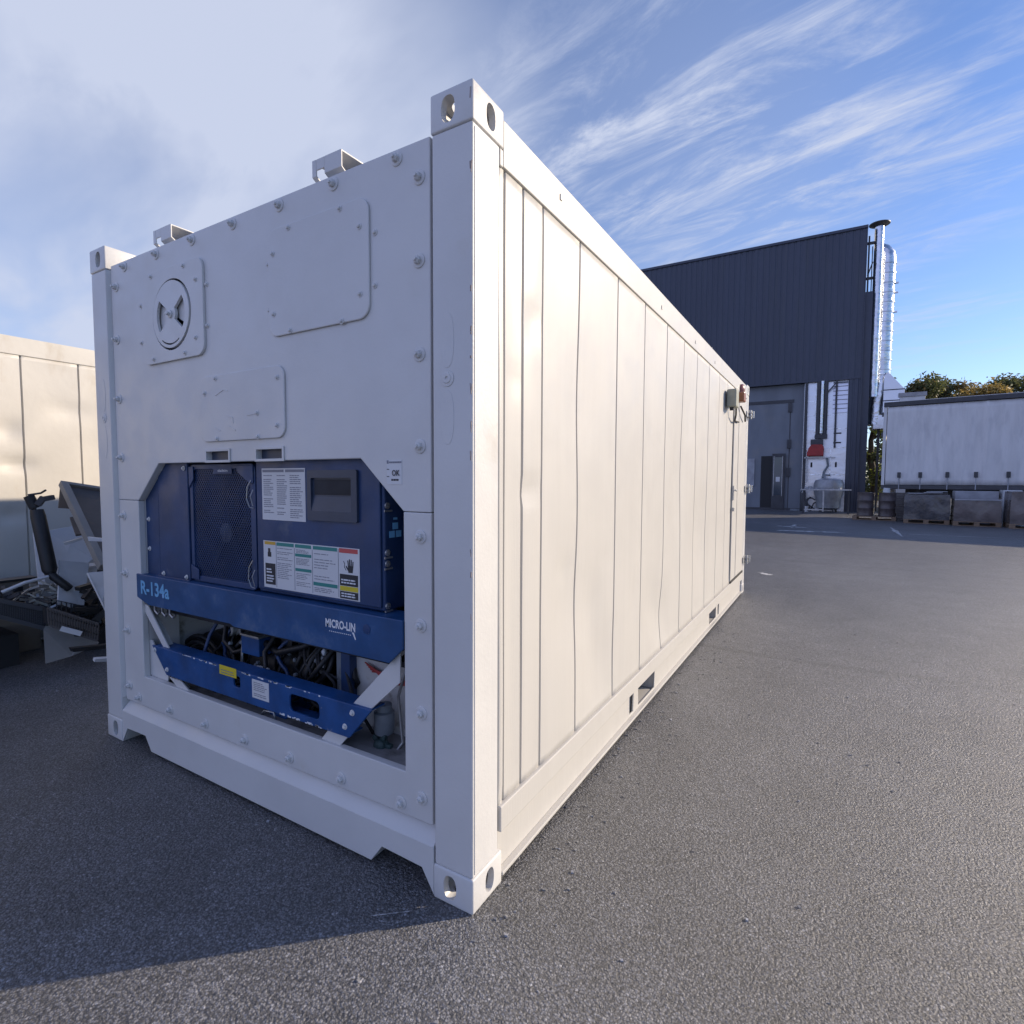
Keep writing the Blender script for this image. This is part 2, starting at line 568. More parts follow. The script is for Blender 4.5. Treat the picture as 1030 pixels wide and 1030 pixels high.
    def build(self, name, mats, parent=None, bevel=0.0, smooth=None, seg=2):
        off = woff(parent)
        if off.length > 0:
            self.v = [tuple(Vector(q)-off) for q in self.v]
        me = self.mesh(name, mats)
        if smooth is not None:
            me.shade_smooth()
            me.set_sharp_from_angle(angle=R(smooth))
        o = bpy.data.objects.new(name, me)
        COL.objects.link(o)
        o.parent = parent
        if bevel > 0:
            md = o.modifiers.new('bevel', 'BEVEL')
            md.width = bevel
            md.segments = seg
            md.limit_method = 'ANGLE'
            md.angle_limit = R(35)
            md.harden_normals = False
        return o


def woff(o):
    v = Vector((0, 0, 0))
    while o is not None:
        v += Vector(o.location)
        o = o.parent
    return v


def tag(o, label=None, cat=None, group=None, kind=None):
    if label:
        o['label'] = label
    if cat:
        o['category'] = cat
    if group:
        o['group'] = group
    if kind:
        o['kind'] = kind
    return o


def thing(name, loc, label, cat, group=None):
    o = bpy.data.objects.new(name, None)
    o.empty_display_size = 0.2
    COL.objects.link(o)
    o.location = loc
    return tag(o, label, cat, group)


def copy_tree(o, parent=None):
    c = o.copy()
    COL.objects.link(c)
    c.parent = parent
    for ch in list(o.children):
        copy_tree(ch, c)
    return c


def rrect(x0, x1, z0, z1, r, n=6):
    pts = []
    for cx, cz, a in ((x1-r, z1-r, 0), (x0+r, z1-r, 90), (x0+r, z0+r, 180), (x1-r, z0+r, 270)):
        for k in range(n+1):
            t = R(a+90*k/n)
            pts.append((cx+r*math.cos(t), cz+r*math.sin(t)))
    return pts


def oval(cx, cz, rx, rz, n=28):
    """capsule-like oval"""
    pts = []
    for k in range(n):
        t = 2*PI*k/n
        c, s = math.cos(t), math.sin(t)
        pts.append((cx+rx*math.copysign(abs(c)**0.85, c), cz+rz*math.copysign(abs(s)**0.85, s)))
    return pts


def boolean(base, cutters, name, m, parent, bevel=0.004):
    off = woff(parent)
    bo = bpy.data.objects.new('tmp', base.mesh('tmp', m))
    COL.objects.link(bo)
    if bevel:
        md = bo.modifiers.new('b', 'BEVEL')
        md.width = bevel
        md.segments = 3
        md.limit_method = 'ANGLE'
    cs = []
    for c in cutters:
        co_ = bpy.data.objects.new('tmpc', c.mesh('tmpc', m))
        COL.objects.link(co_)
        cs.append(co_)
        md = bo.modifiers.new('c', 'BOOLEAN')
        md.operation = 'DIFFERENCE'
        md.solver = 'EXACT'
        md.object = co_
    dg = bpy.context.evaluated_depsgraph_get()
    me = bpy.data.meshes.new_from_object(bo.evaluated_get(dg))
    me.name = name
    me.transform(Matrix.Translation(-off))
    for c in cs+[bo]:
        bpy.data.objects.remove(c)
    o = bpy.data.objects.new(name, me)
    COL.objects.link(o)
    o.parent = parent
    me.shade_smooth()
    me.set_sharp_from_angle(angle=R(30))
    return o


def text_mesh(body, size, extr=0.0008, bold=0.0, spacing=1.0):
    cu = bpy.data.curves.new('t', 'FONT')
    cu.body = body
    cu.size = size
    cu.extrude = extr
    cu.offset = bold
    cu.space_character = spacing
    cu.resolution_u = 3
    o = bpy.data.objects.new('t', cu)
    COL.objects.link(o)
    dg = bpy.context.evaluated_depsgraph_get()
    me = bpy.data.meshes.new_from_object(o.evaluated_get(dg))
    bpy.data.objects.remove(o)
    return me


def lettering(name, body, x0, x1, z, ypl, cap, m, parent, bold=0.0):
    """raised letters on a plane facing -y, from x0 to x1, baseline z, cap height cap"""
    me = text_mesh(body, 1.0, 0.0, bold)
    xs = [v.co.x for v in me.vertices]
    ys = [v.co.y for v in me.vertices]
    ax, bx = min(xs), max(xs)
    ay, by = min(ys), max(ys)
    off = woff(parent)
    for v in me.vertices:
        u = (v.co.x-ax)/(bx-ax)
        w = (v.co.y-ay)/(by-ay)
        v.co = Vector((x0+(x1-x0)*u, ypl, z+cap*w))-off
    me.materials.clear()
    me.materials.append(M[m])
    me.name = name
    o = bpy.data.objects.new(name, me)
    COL.objects.link(o)
    o.parent = parent
    return o


# ------------------------------------------------------------------ ground
g = MB()
g._add([(-500, -120, 0), (500, -120, 0), (500, 700, 0), (-500, 700, 0)], [(0, 1, 2, 3)])
tag(g.build('ground', 'asphalt'), kind='structure')


# ------------------------------------------------------------------ containers
def casting(root, X, Y, Z, sx, sy, sz, m):
    """corner casting whose outer corner is (X,Y,Z); it extends towards (sx,sy,sz)"""
    dx, dy, dz = 0.162, 0.178, 0.118

    def B(x0, x1, y0, y1, z0, z1):
        xs = sorted((X+sx*x0, X+sx*x1))
        ys = sorted((Y+sy*y0, Y+sy*y1))
        zs = sorted((Z+sz*z0, Z+sz*z1))
        return MB().box(xs[0], xs[1], ys[0], ys[1], zs[0], zs[1])
    base = B(0, dx, 0, dy, 0, dz)
    cav = B(0.024, dx-0.02, 0.026, dy-0.02, 0.022, dz-0.016)
    zc = Z+sz*0.060
    c1 = MB().plate(oval(X+sx*0.092, zc, 0.026, 0.040), [], 1, Y-sy*0.01, Y+sy*0.06)
    c2 = MB().plate(oval(Y+sy*0.100, zc, 0.026, 0.040), [], 0, X-sx*0.01, X+sx*0.06)
    c3 = MB().plate(oval(X+sx*0.092, Y+sy*0.100, 0.032, 0.062), [], 2, Z-sz*0.01, Z+sz*0.06)
    return boolean(base, [cav, c1, c2, c3], 'corner_casting', m, root, 0.007)


def side_panel_mesh(root, X, out, y0, y1, z0, z1, grooves, m, amp, dents, name='side_panel', seed=0.0, gw=0.0075, gd=0.015):
    ys = []
    gs = sorted(grooves)
    edges = [y0]+gs+[y1]
    for i in range(len(edges)-1):
        a, b = edges[i], edges[i+1]
        lo = a+(gw if i > 0 else 0)
        hi = b-(gw if i < len(edges)-2 else 0)
        k = max(3, int((b-a)/0.055))
        seg = [lo+(hi-lo)*t/k for t in range(k+1)]
        for j, s in enumerate(seg):
            ys.append((s, 0.0, i))
        if i < len(edges)-2:
            ys.append((b-gw*0.45, 1.0, -1))
            ys.append((b+gw*0.45, 1.0, -1))
    nz = 56
    b = MB()
    vs = []
    for k in range(nz+1):
        z = z0+(z1-z0)*k/nz
        for (y, gdp, i) in ys:
            fade = min(1.0, (z-z0)/0.08, (z1-z)/0.08)
            nv = noise.noise(Vector((y*1.3+seed, z*1.0, 3.1)))*1.0+0.45*noise.noise(Vector((y*4+seed, z*2.3, 8.1)))
            dx = amp*nv*fade
            if i >= 0:
                a_, b_ = edges[i], edges[i+1]
                t = (y-a_)/(b_-a_)
                dx += 0.0045*(1-(2*t-1)**2)*fade*math.sin(i*2.3+1+seed+1.1*z)
            yy = y + 0.0016*noise.noise(Vector((y*0.7, z*2.2, seed+5)))*fade
            for (dy, dzc, r, dep, asp) in dents:
                q = ((y-dy)/r)**2+((z-dzc)/(r*asp))**2
                if q < 6:
                    dx -= 2.6*dep*math.exp(-q*1.3)
            vs.append((X+out*(dx-gdp*gd), yy, z))
    n = len(ys)
    fs = []
    for k in range(nz):
        for j in range(n-1):
            a = k*n+j
            fs.append((a, a+1, a+n+1, a+n))
    b._add(vs, fs)
    o = b.build(name, m, root, smooth=38)
    # thickness inwards, so the wall is a real sheet
    md = o.modifiers.new('thickness', 'SOLIDIFY')
    md.thickness = 0.03
    md.offset = -1 if True else 1
    return o


W, H, LEN = 2.438, 2.591, 6.058


def bolt_mesh(m='white', s=1.0):
    b = MB()
    b.lathe((0, 0, 0), [(0.024*s, 0), (0.024*s, -0.003*s), (0.021*s, -0.0045*s)], 18, 'y')
    b.lathe((0, -0.0045*s, 0), [(0.0135*s, 0), (0.0135*s, -0.011*s), (0.010*s, -0.014*s)], 6, 'y')
    b.lathe((0, -0.018*s, 0), [(0.0065*s, 0), (0.006*s, -0.008*s)], 10, 'y')
    me = b.mesh('bolt', m)
    return me


BOLT = bolt_mesh()
SMALL = None


def put(me, name, loc, parent, rotx=0.0, roty=0.0):
    o = bpy.data.objects.new(name, me)
    COL.objects.link(o)
    o.parent = parent
    o.location = Vector(loc)-woff(parent)
    o.rotation_euler = (rotx, roty, 0)
    return o


def container_shell(root, X, Y0, m, grooves, ps=1, seed=0.0, dents=(), amp=0.002, ms=None):
    """X = plane of the visible (+x) side, Y0 = front plane"""
    ms = ms or m
    x0, x1 = X-W, X
    y0, y1 = Y0, Y0+LEN
    for (cx, sx) in ((x1, -1), (x0, 1)):
        for (cy, sy) in ((y0, 1), (y1, -1)):
            for (cz, sz) in ((0, 1), (H, -1)):
                casting(root, cx, cy, cz, sx, sy, sz, m)
            # corner post: a folded section set just behind the castings
            fx0, fx1 = sorted((cx+sx*0.004, cx+sx*0.158))
            ya, yb = sorted((cy+sy*0.004, cy+sy*0.156))
            p = MB()
            p.box(fx0, fx1, ya, yb, 0.1182, H-0.1182)
            o = p.build('corner_post', m, root, bevel=0.006, seg=3)
            # pressed strip down the post's side face
            s = MB()
            xa, xb = sorted((cx+sx*0.004, cx+sx*0.0018))
            s.box(xa, xb, *sorted((cy+sy*0.014, cy+sy*0.105)), 0.13, H-0.13)
            s.build('post_strip', m, o, bevel=0.0015)
    # long rails and roof
    for (cx, sx) in ((x1, -1), (x0, 1)):
        a, b_ = sorted((cx+sx*0.003, cx+sx*0.06))
        r = MB()
        r.box(a, b_, y0+0.1795, y1-0.1795, H-0.17, H-0.022)
        r.box(a, b_, y0+0.158, y0+0.1793, H-0.174, H-0.1195)
        r.box(a, b_, y1-0.1793, y1-0.158, H-0.174, H-0.1195)
        r.build('top_rail', ms, root, bevel=0.004)
    roof = MB()
    roof.box(x0+0.03, x1-0.03, y0+0.19, y1-0.19, H-0.035, H-0.018)
    roof.box(x0+0.18, x1-0.18, y0+0.04, y0+0.189, H-0.11, H-0.10)
    roof.build('roof', m, root, bevel=0.003)
    side_panel_mesh(root, x1-0.011, 1, y0+0.162, y1-0.162, 0.27, H-0.165, grooves, ms, amp, dents, seed=seed)
    side_panel_mesh(root, x0+0.011, -1, y0+0.162, y1-0.162, 0.27, H-0.165, grooves, ms, amp, (), seed=seed+9)
    fl = MB()
    fl.box(x0+0.07, x1-0.07, y0+0.62, y1-0.05, 0.17, 0.26)
    fl.build('floor', 'darkbox', root)
    bk = MB()
    bk.box(x0+0.164, x1-0.164, y1-0.06, y1-0.03, 0.14, H-0.12)
    bk.build('end_doors', m, root, bevel=0.003)


def bottom_rail(root, X, out, Y0, m, pockets=True):
    """side bottom rail: proud strip, recessed web, lower lip, fork pockets"""
    def bx(b, a0, a1, y0, y1, z0, z1):
        xs = sorted((X-out*a0, X-out*a1))
        b.box(xs[0], xs[1], y0, y1, z0, z1)
    b = MB()
    bx(b, -0.003, 0.05, Y0+0.165, Y0+LEN-0.165, 0.186, 0.277)
    o = b.build('rail_strip', m, root, bevel=0.004)
    web = MB()
    outer = [(Y0+0.18, 0.034), (Y0+LEN-0.18, 0.034), (Y0+LEN-0.18, 0.1858), (Y0+0.18, 0.1858)]
    holes = []
    if pockets:
        for a, c in ((1.610, 1.690), (1.775, 2.125), (LEN-2.125, LEN-1.775), (LEN-1.690, LEN-1.610)):
            holes.append([(Y0+a+0.008, 0.048), (Y0+c-0.008, 0.048), (Y0+c, 0.166), (Y0+a, 0.166)])
    xs = sorted((X-out*0.022, X-out*0.032))
    web.plate(outer, holes, 0, xs[0], xs[1])
    web.build('bottom_rail', m, root, bevel=0.003)
    if pockets:
        for a, c in ((1.610, 1.690), (LEN-1.690, LEN-1.610)):
            t = MB()
            xs = sorted((X-out*0.042, X-out*0.048))
            t.box(xs[0], xs[1], Y0+a-0.03, Y0+c+0.03, 0.036, 0.18)
            t.build('slot_backing', m, root)
    lip = MB()
    bx(lip, -0.002, 0.045, Y0+0.1805, Y0+LEN-0.1805, 0.020, 0.0338)
    lip.build('rail_lip', m, root, bevel=0.003)
    if pockets:
        for a, c in ((1.775, 2.125), (LEN-2.125, LEN-1.775)):
            t = MB()
            x_in0, x_in1 = X-out*0.0325, X-out*1.15
            lo, hi = min(x_in0, x_in1), max(x_in0, x_in1)
            t.box(lo, hi, Y0+a-0.008, Y0+a-0.001, 0.036, 0.175)
            t.box(lo, hi, Y0+c+0.001, Y0+c+0.008, 0.036, 0.175)
            t.box(lo, hi, Y0+a-0.008, Y0+c+0.008, 0.1755, 0.181)
            xa, xb = sorted((X-out*0.033, X-out*0.11))
            t.plate([(Y0+a, 0.036), (Y0+c, 0.036), (Y0+c-0.05, 0.043), (Y0+a+0.05, 0.043)], [], 0, xa, xb)
            t.box(min(X-out*0.30, X-out*0.34), max(X-out*0.30, X-out*0.34), Y0+a, Y0+c, 0.10, 0.17)
            t.build('fork_pocket', m, root, bevel=0.002)


def front_sill(root, X, Y0, m):
    x1, x0 = X, X-W
    ztop = 0.171
    # front profile with the two lifting recesses
    pr = [(-0.1625, 0.006), (-0.214, 0.084), (-0.398, 0.090), (-0.452, 0.020), (-1.986, 0.020), (-2.040, 0.090), (-2.224, 0.084), (-2.2755, 0.006), (-2.2755, ztop), (-0.1625, ztop)]
    b = MB()
    b.plate([(X+u, z) for u, z in pr], [], 1, Y0+0.0025, Y0+0.012)
    # sloping top flange up to the panel
    b._add([(X-0.1625, Y0+0.0025, ztop+.0002), (X-2.2755, Y0+0.0025, ztop+.0002), (X-2.2755, Y0+0.055, 0.226), (X-0.1625, Y0+0.055, 0.226),
            (X-0.1625, Y0+0.055, ztop+.0002), (X-2.2755, Y0+0.055, ztop+.0002)], [(0, 1, 2, 3), (0, 3, 4), (1, 5, 2), (0, 4, 5, 1), (3, 2, 5, 4)])
    # folded underside following the recesses
    for (a, c) in zip(pr[:7], pr[1:8]):
        d = 0.006
        b._add([(X+a[0], Y0+0.0122, a[1]), (X+c[0], Y0+0.0122, c[1]), (X+c[0], Y0+0.16, c[1]), (X+a[0], Y0+0.16, a[1]),
                (X+a[0], Y0+0.0122, a[1]+d), (X+c[0], Y0+0.0122, c[1]+d), (X+c[0], Y0+0.16, c[1]+d), (X+a[0], Y0+0.16, a[1]+d)],
               [(0, 1, 2, 3), (7, 6, 5, 4), (0, 4, 5, 1), (3, 2, 6, 7), (0, 3, 7, 4), (1, 5, 6, 2)])
    return b.build('front_sill', m, root, bevel=0.003)


# ---- the main container -----------------------------------------------------
box = thing('reefer_container', (-1.219, 3.029, 0), 'white painted refrigerated shipping container with blue cooling unit, largest in view', 'shipping container')
G_MAIN = [0.199, 0.323, 0.474, 0.817, 1.294, 1.75, 2.23, 2.70, 3.14, 3.62, 4.10, 4.56, 4.93]
DENTS = [(0.40, 1.98, 0.05, 0.007, 1.5), (0.69, 1.03, 0.022, 0.006, 2.2), (0.72, 0.88, 0.16, 0.006, 1.6), (1.18, 1.02, 0.02, 0.004, 1.3), (0.36, 1.36, 0.05, 0.004, 0.7),
         (1.45, 0.78, 0.018, 0.003, 1.2), (1.62, 0.72, 0.05, 0.004, 3.2), (1.0, 0.80, 0.14, 0.007, 1.5), (2.0, 0.62, 0.2, 0.006, 1.2), (2.6, 1.5, 0.3, 0.006, 1.6), (2.22, 0.5, 0.22, 0.007, 0.9),
         (3.4, 0.9, 0.3, 0.007, 1.5), (0.9, 1.75, 0.25, 0.004, 1.3), (0.26, 1.75, 0.03, 0.004, 1.2), (0.4, 1.37, 0.06, 0.003, 0.8), (1.1, 0.52, 0.2, 0.005, 1.0), (2.95, 2.0, 0.2, 0.005, 1.6)]
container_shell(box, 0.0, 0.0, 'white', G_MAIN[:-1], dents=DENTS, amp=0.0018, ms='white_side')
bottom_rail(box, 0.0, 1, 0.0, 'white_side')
bottom_rail(box, -W, -1, 0.0, 'white_side')
front_sill(box, 0.0, 0.0, 'white')

# welded pocket covers on the two front posts
for xs in (-0.100, -W+0.085):
    post = [o for o in box.children if o.name.startswith('corner_post') and abs((o.data.vertices[0].co+Vector(box.location)).x-xs) < 0.2 and (o.data.vertices[0].co+Vector(box.location)).y < 1][0]
    c = MB()
    c.plate(oval(xs, 1.84, 0.026, 0.085), [], 1, 0.0038, 0.0030)
    c.plate(oval(xs, 1.60, 0.026, 0.085), [], 1, 0.0038, 0.0030)
    c.lathe((xs, 0.0038, 1.722), [(0.026, 0), (0.026, -0.002), (0.017, -0.0025), (0.015, -0.005), (0.006, -0.005), (0.005, -0.001)], 20, 'y')
    c.build('cover_plate', 'white', post, bevel=0.0006, smooth=30)

b = MB()
rr = random.Random(17)
for k in range(16):
    z = rr.choice((rr.uniform(1.9, 2.56), rr.uniform(0.2, 2.4), rr.uniform(0.9, 1.7)))
    hgt = rr.uniform(0.006, 0.035)
    wd = rr.uniform(0.0015, 0.005)
    b = MB()
    b.box(-0.0080-wd, -0.0075, 0.0030 if 0.12 < z < 2.47 else -0.001, 0.0048, z, z+hgt, rot=Matrix.Rotation(rr.uniform(-0.12, 0.12), 3, 'Y'), org=(-0.007, 0.003, z))
    b.build('paint_chip', 'chip', box)
# front machine wall: upper sheet and U-shaped lower surround
PY0, PY1 = 0.020, 0.050
up = MB()
up.plate([(-2.262, 1.2965), (-2.062, 1.2965), (-1.862, 1.479), (-0.500, 1.479), (-0.300, 1.2965), (-0.179, 1.2965), (-0.179, 2.488), (-2.262, 2.488)],
         [[(-1.449, 1.486), (-1.283, 1.486), (-1.283, 1.526), (-1.449, 1.526)], [(-1.092, 1.486), (-0.926, 1.486), (-0.926, 1.526), (-1.092, 1.526)],
          [(-1.683+0.166*math.cos(2*PI*k/40), 2.157+0.166*math.sin(2*PI*k/40)) for k in range(40)]], 1, PY0, PY1)
upper = up.build('machine_wall', 'white', box, bevel=0.0035)
lo = MB()
lo.plate([(-2.262, 0.232), (-0.179, 0.232), (-0.179, 1.2945), (-0.300, 1.2945), (-0.300, 0.388), (-2.065, 0.388), (-2.065, 1.2945), (-2.262, 1.2945)], [], 1, PY0, PY1)
lower = lo.build('machine_surround', 'white', box, bevel=0.0035)
# opening reveals (white return flanges)
t = 0.005
for (a, c) in (((-2.065, 0.388), (-2.065, 1.2955)), ((-2.065, 1.2955), (-1.862, 1.479)), ((-0.300, 0.388), (-0.300, 1.2955)), ((-0.300, 1.2955), (-0.500, 1.479))):
    s = -1 if a[0] < -1 else 1
    rv = MB()
    rv._add([(a[0]+s*0.001, PY1+0.0005, a[1]), (c[0]+s*0.001, PY1+0.0005, c[1]), (c[0]+s*0.001, 0.20, c[1]), (a[0]+s*0.001, 0.20, a[1]),
             (a[0]+s*(t+.001), PY1+0.0005, a[1]), (c[0]+s*(t+.001), PY1+0.0005, c[1]+(0.003 if c[0] != a[0] else 0)), (c[0]+s*(t+.001), 0.20, c[1]), (a[0]+s*(t+.001), 0.20, a[1])],
            [(0, 1, 2, 3), (7, 6, 5, 4), (0, 4, 5, 1), (3, 2, 6, 7), (0, 3, 7, 4), (1, 5, 6, 2)])
    rv.build('opening_flange', 'white', box)
# header above wall, behind the castings; side seal
hd = MB()
hd.box(-2.272, -0.1665, 0.052, 0.10, 0.232, 0.360)
hd.box(-2.272, -2.08, 0.052, 0.10, 0.386, 2.47)
hd.box(-0.28, -0.1665, 0.060, 0.10, 0.386, 2.47)
hd.box(-2.079, -0.281, 0.052, 0.10, 1.535, 2.47)
hd.build('seal_frame', 'rubber', box)
tr = MB()
tr.box(-2.27, -0.168, 0.0525, 0.178, 2.4705, 2.497)
tr.build('front_header', 'white', box, bevel=0.003)
lft = MB()
lft.plate([(-2.279, 0.004), (-2.2635, 0.034), (-2.2635, 0.10), (-2.279, 0.10)], [], 2, 0.24, 2.47)
lft.build('post_return', 'white', box, bevel=0.002)

# bolts round the machine wall (300 mm pitch)
BZ = [0.315, 0.613, 0.914, 1.214, 1.514, 1.813, 2.112]
for z in BZ:
    put(BOLT, 'bolt', (-0.225, PY0, z), box, roty=z*7)
    put(BOLT, 'bolt', (-2.216, PY0, z), box, roty=z*5)
put(BOLT, 'bolt', (-0.222, PY0, 2.372), box, roty=.3)
put(BOLT, 'bolt', (-2.210, PY0, 2.374), box, roty=.9)
for k in range(7):
    put(BOLT, 'bolt', (-0.317-0.3005*k, PY0, 2.457), box, roty=k*1.1)
    put(BOLT, 'bolt', (-0.320-0.3005*k, PY0, 0.270), box, roty=k*1.7+.4)

# hatches
sb = MB()
sb.lathe((0, 0, 0), [(0.012, 0), (0.0115, -0.002), (0.007, -0.0022), (0.0065, -0.008), (0.004, -0.0095)], 10, 'y')
SMALL = sb.mesh('small_bolt', 'white')


def hatch(name, x0, x1, z0, z1, r, bolts, holes=None, th=0.009):
    h = MB()
    h.plate(rrect(x0, x1, z0, z1, r), holes or [], 1, PY0-th, PY0-0.0006)
    o = h.build(name, 'white', upper, bevel=0.003)
    for (x, z) in bolts:
        put(SMALL, 'bolt', (x, PY0-th, z), o)
    return o


def wallp(px, py):
    v = at(px, py, 1, PY0-0.008)
    return (v.x, v.z)


hb = [wallp(80+x*.427, 60+y*.427) for x, y in ((492, 396), (613, 351), (659, 393), (661, 552), (618, 616), (497, 638), (458, 600), (455, 458))]
hatch('square_hatch', -0.985, -0.440, 1.962, 2.372, 0.05, hb)
for x, y in ((441, 482), (444, 590), (692, 405), (692, 530)):
    q = wallp(80+x*.427, 60+y*.427)
    put(SMALL, 'bolt', (q[0], PY0, q[1]), upper)
for x, y in ((296, 528), (298, 626), (141, 580), (143, 667)):
    q = wallp(80+x*.427, 60+y*.427)
    put(SMALL, 'bolt', (q[0], PY0, q[1]), upper)
hb = [wallp(80+x*.427, 60+y*.427) for x, y in ((320, 751), (466, 748), (466, 861), (421, 888), (419, 832), (325, 893))]+[(-1.44, 1.78)]
hatch('low_hatch', -1.478, -0.902, 1.568, 1.852, 0.045, hb)
lh = [o for o in upper.children if o.name.startswith('low_hatch')][0]
for (x0, z0, x1, z1) in ((-1.36, 1.765, -1.30, 1.785), (-1.30, 1.785, -1.27, 1.778), (-1.28, 1.675, -1.24, 1.665), (-1.24, 1.665, -1.235, 1.640), (-1.14, 1.668, -1.07, 1.672), (-1.37, 1.628, -1.33, 1.612), (-1.27, 1.63, -1.22, 1.61)):
    b = MB()
    b.bar((x0, PY0-0.0098, z0), (x1, PY0-0.0098, z1), 0.004, 0.0022, up=(0, 1, 0))
    b.build('glue_mark', 'white', lh)
hb = [wallp(80+x*.427, 60+y*.427) for x, y in ((170, 512), (246, 486), (275, 518), (276, 655), (251, 691), (178, 706))]
ring = [(-1.683+0.160*math.cos(2*PI*k/40), 2.157+0.160*math.sin(2*PI*k/40)) for k in range(40)]
vp = hatch('vent_plate', -1.940, -1.430, 1.950, 2.372, 0.05, hb, [ring], th=0.012)


def sector(cx, cz, r0, r1, a0, a1, n=12):
    p = [(cx+r1*math.cos(R(a0+(a1-a0)*k/n)), cz+r1*math.sin(R(a0+(a1-a0)*k/n))) for k in range(n+1)]
    p += [(cx+r0*math.cos(R(a1+(a0-a1)*k/n)), cz+r0*math.sin(R(a1+(a0-a1)*k/n))) for k in range(n+1)]
    return p


CX, CZ = -1.683, 2.157
dk = MB()
dk.plate([(CX+0.151*math.cos(2*PI*k/48), CZ+0.151*math.sin(2*PI*k/48)) for k in range(48)],
         [sector(CX, CZ, 0.040, 0.118, -38, 38), sector(CX, CZ, 0.040, 0.118, 142, 218), sector(CX, CZ, 0.130, 0.137, 235, 300)], 1, PY0-0.016, PY0-0.004)
dk.build('vent_disc', 'white', vp, bevel=0.002)
dk = MB()
dk.plate(sector(CX, CZ, 0.02, 0.14, -28, 48), [], 1, PY0+0.004, PY0+0.008)
dk.plate(sector(CX, CZ, 0.02, 0.14, 152, 228), [], 1, PY0+0.004, PY0+0.008)
dk.build('vent_shutter', 'white', vp)
dk = MB()
dk.box(CX-0.18, CX+0.18, PY0+0.04, PY0+0.045, CZ-0.18, CZ+0.18)
dk.build('vent_back', 'rubber', vp)
kn = MB()
kn.lathe((CX, PY0-0.016, CZ), [(0.018, 0), (0.018, -0.006), (0.009, -0.008), (0.008, -0.020)], 14, 'y')
kn.bar((CX-0.014, PY0-0.034, CZ), (CX+0.014, PY0-0.034, CZ), 0.006, 0.006)
kn.build('vent_knob', 'white', vp)
# two rimmed drain slots
for x0 in (-1.449, -1.092):
    s = MB()
    s.plate([(x0-0.010, 1.476), (x0+0.176, 1.476), (x0+0.176, 1.536), (x0-0.010, 1.536)], [[(x0+0.001, 1.487), (x0+0.165, 1.487), (x0+0.165, 1.525), (x0+0.001, 1.525)]], 1, PY0-0.006, PY0-0.0005)
    s.build('slot_rim', 'white', upper, bevel=0.0015)
    s = MB()
    s.box(x0-0.004, x0+0.172, PY0+0.022, PY0+0.0265, 1.482, 1.530)
    s.build('slot_screen', 'blue_case', upper)

# roof lashing brackets
for (xa, xb) in ((-0.742, -0.588), (-1.862, -1.708)):
    b = MB()
    prof = [(0.070, 2.499), (0.036, 2.520), (0.036, 2.570), (0.140, 2.572), (0.140, 2.5785), (0.030, 2.5765), (0.030, 2.516), (0.066, 2.493)]
    b.plate(prof, [], 0, xa, xa+0.022)
    b.plate(prof, [], 0, xb-0.088, xb)
    b.box(xa+0.0222, xb-0.0882, 0.0305, 0.0355, 2.537, 2.5765)
    b.box(xa+0.0222, xb-0.0882, 0.0357, 0.1395, 2.572, 2.578)
    b.box(xa-0.004, xb+0.004, 0.06, 0.19, 2.4975, 2.503)
    b.build('roof_bracket', 'white', box, bevel=0.002)


def paper(name, x0, x1, z0, z1, y, parent, items, m='label'):
    """printed label: items = (material, u0, u1, v0, v1) in 0..1 of the label"""
    mats = [m]
    b = MB()
    b.box(x0, x1, y-0.0012, y, z0, z1)
    for it in items:
        if it[0] not in mats:
            mats.append(it[0])
        b.m = mats.index(it[0])
        u0, u1, v0, v1 = it[1:5]
        b.box(x0+(x1-x0)*u0, x0+(x1-x0)*u1, y-0.0020, y-0.00125, z0+(z1-z0)*v0, z0+(z1-z0)*v1)
    return b.build(name, mats, parent)


def lines(u0, u1, v0, v1, n, m='inkgrey', rng=None, th=0.42):
    rng = rng or random
    out = []
    for k in range(n):
        v = v1-(v1-v0)*(k+0.7)/n
        h = (v1-v0)/n*th
        x = u0
        e = u0+(u1-u0)*rng.uniform(0.6, 1.0)
        if rng.random() < 0.12:
            continue
        while x < e:
            w = (u1-u0)*rng.uniform(0.10, 0.30)
            out.append((m, x, min(e, x+w), v, v+h))
            x += w+(u1-u0)*0.04
    return out


rng = random.Random(3)
ok = paper('inspection_sticker', -0.372, -0.305, 1.388, 1.472, PY0-0.0003, upper,
           lines(0.30, 1.0, 0.0, 0.22, 2, 'ink', rng, 0.7)+[('inkgrey', 0.0, 0.12, 0.84, 0.98), ('ink', 0.0, 0.15, 0.60, 0.63), ('ink', 0.0, 0.15, 0.30, 0.33)]+[('inkgrey', 0.16+0.12*k, 0.26+0.12*k, 0.86, 0.93) for k in range(7)])
lettering('sticker_letters', 'OK', -0.347, -0.312, 1.417, PY0-0.0042, 0.020, 'ink', upper, 0.02)

# ---- refrigeration unit parts -----------------------------------------------
BY = 0.055
b = MB()
b.plate([(-2.10, 0.90), (-1.945, 0.90), (-1.945, 1.475), (-1.90, 1.475), (-2.10, 1.29)][:3]+[(-1.945, 1.50), (-2.10, 1.50)], [], 1, BY, BY+0.02)
b.build('blue_end_panel', 'blue', box, bevel=0.002)
b = MB()
b.box(-1.941, -1.675, BY-0.002, BY+0.016, 0.905, 1.50)
b.plate([(-1.941, 0.905), (-1.660, 0.905), (-1.660, 0.925), (-1.941, 0.925)], [], 1, BY-0.016, BY-0.0045)
o = b.build('blue_access_panel', 'blue', box, bevel=0.003)
for x, z in ((-1.90, 1.455), (-1.70, 1.455), (-1.905, 0.935), (-1.70, 0.935), (-2.04, 1.05), (-2.04, 1.20)):
    put(SMALL, 'bolt', (x, BY-0.004 if x > -1.95 else BY, z), o)

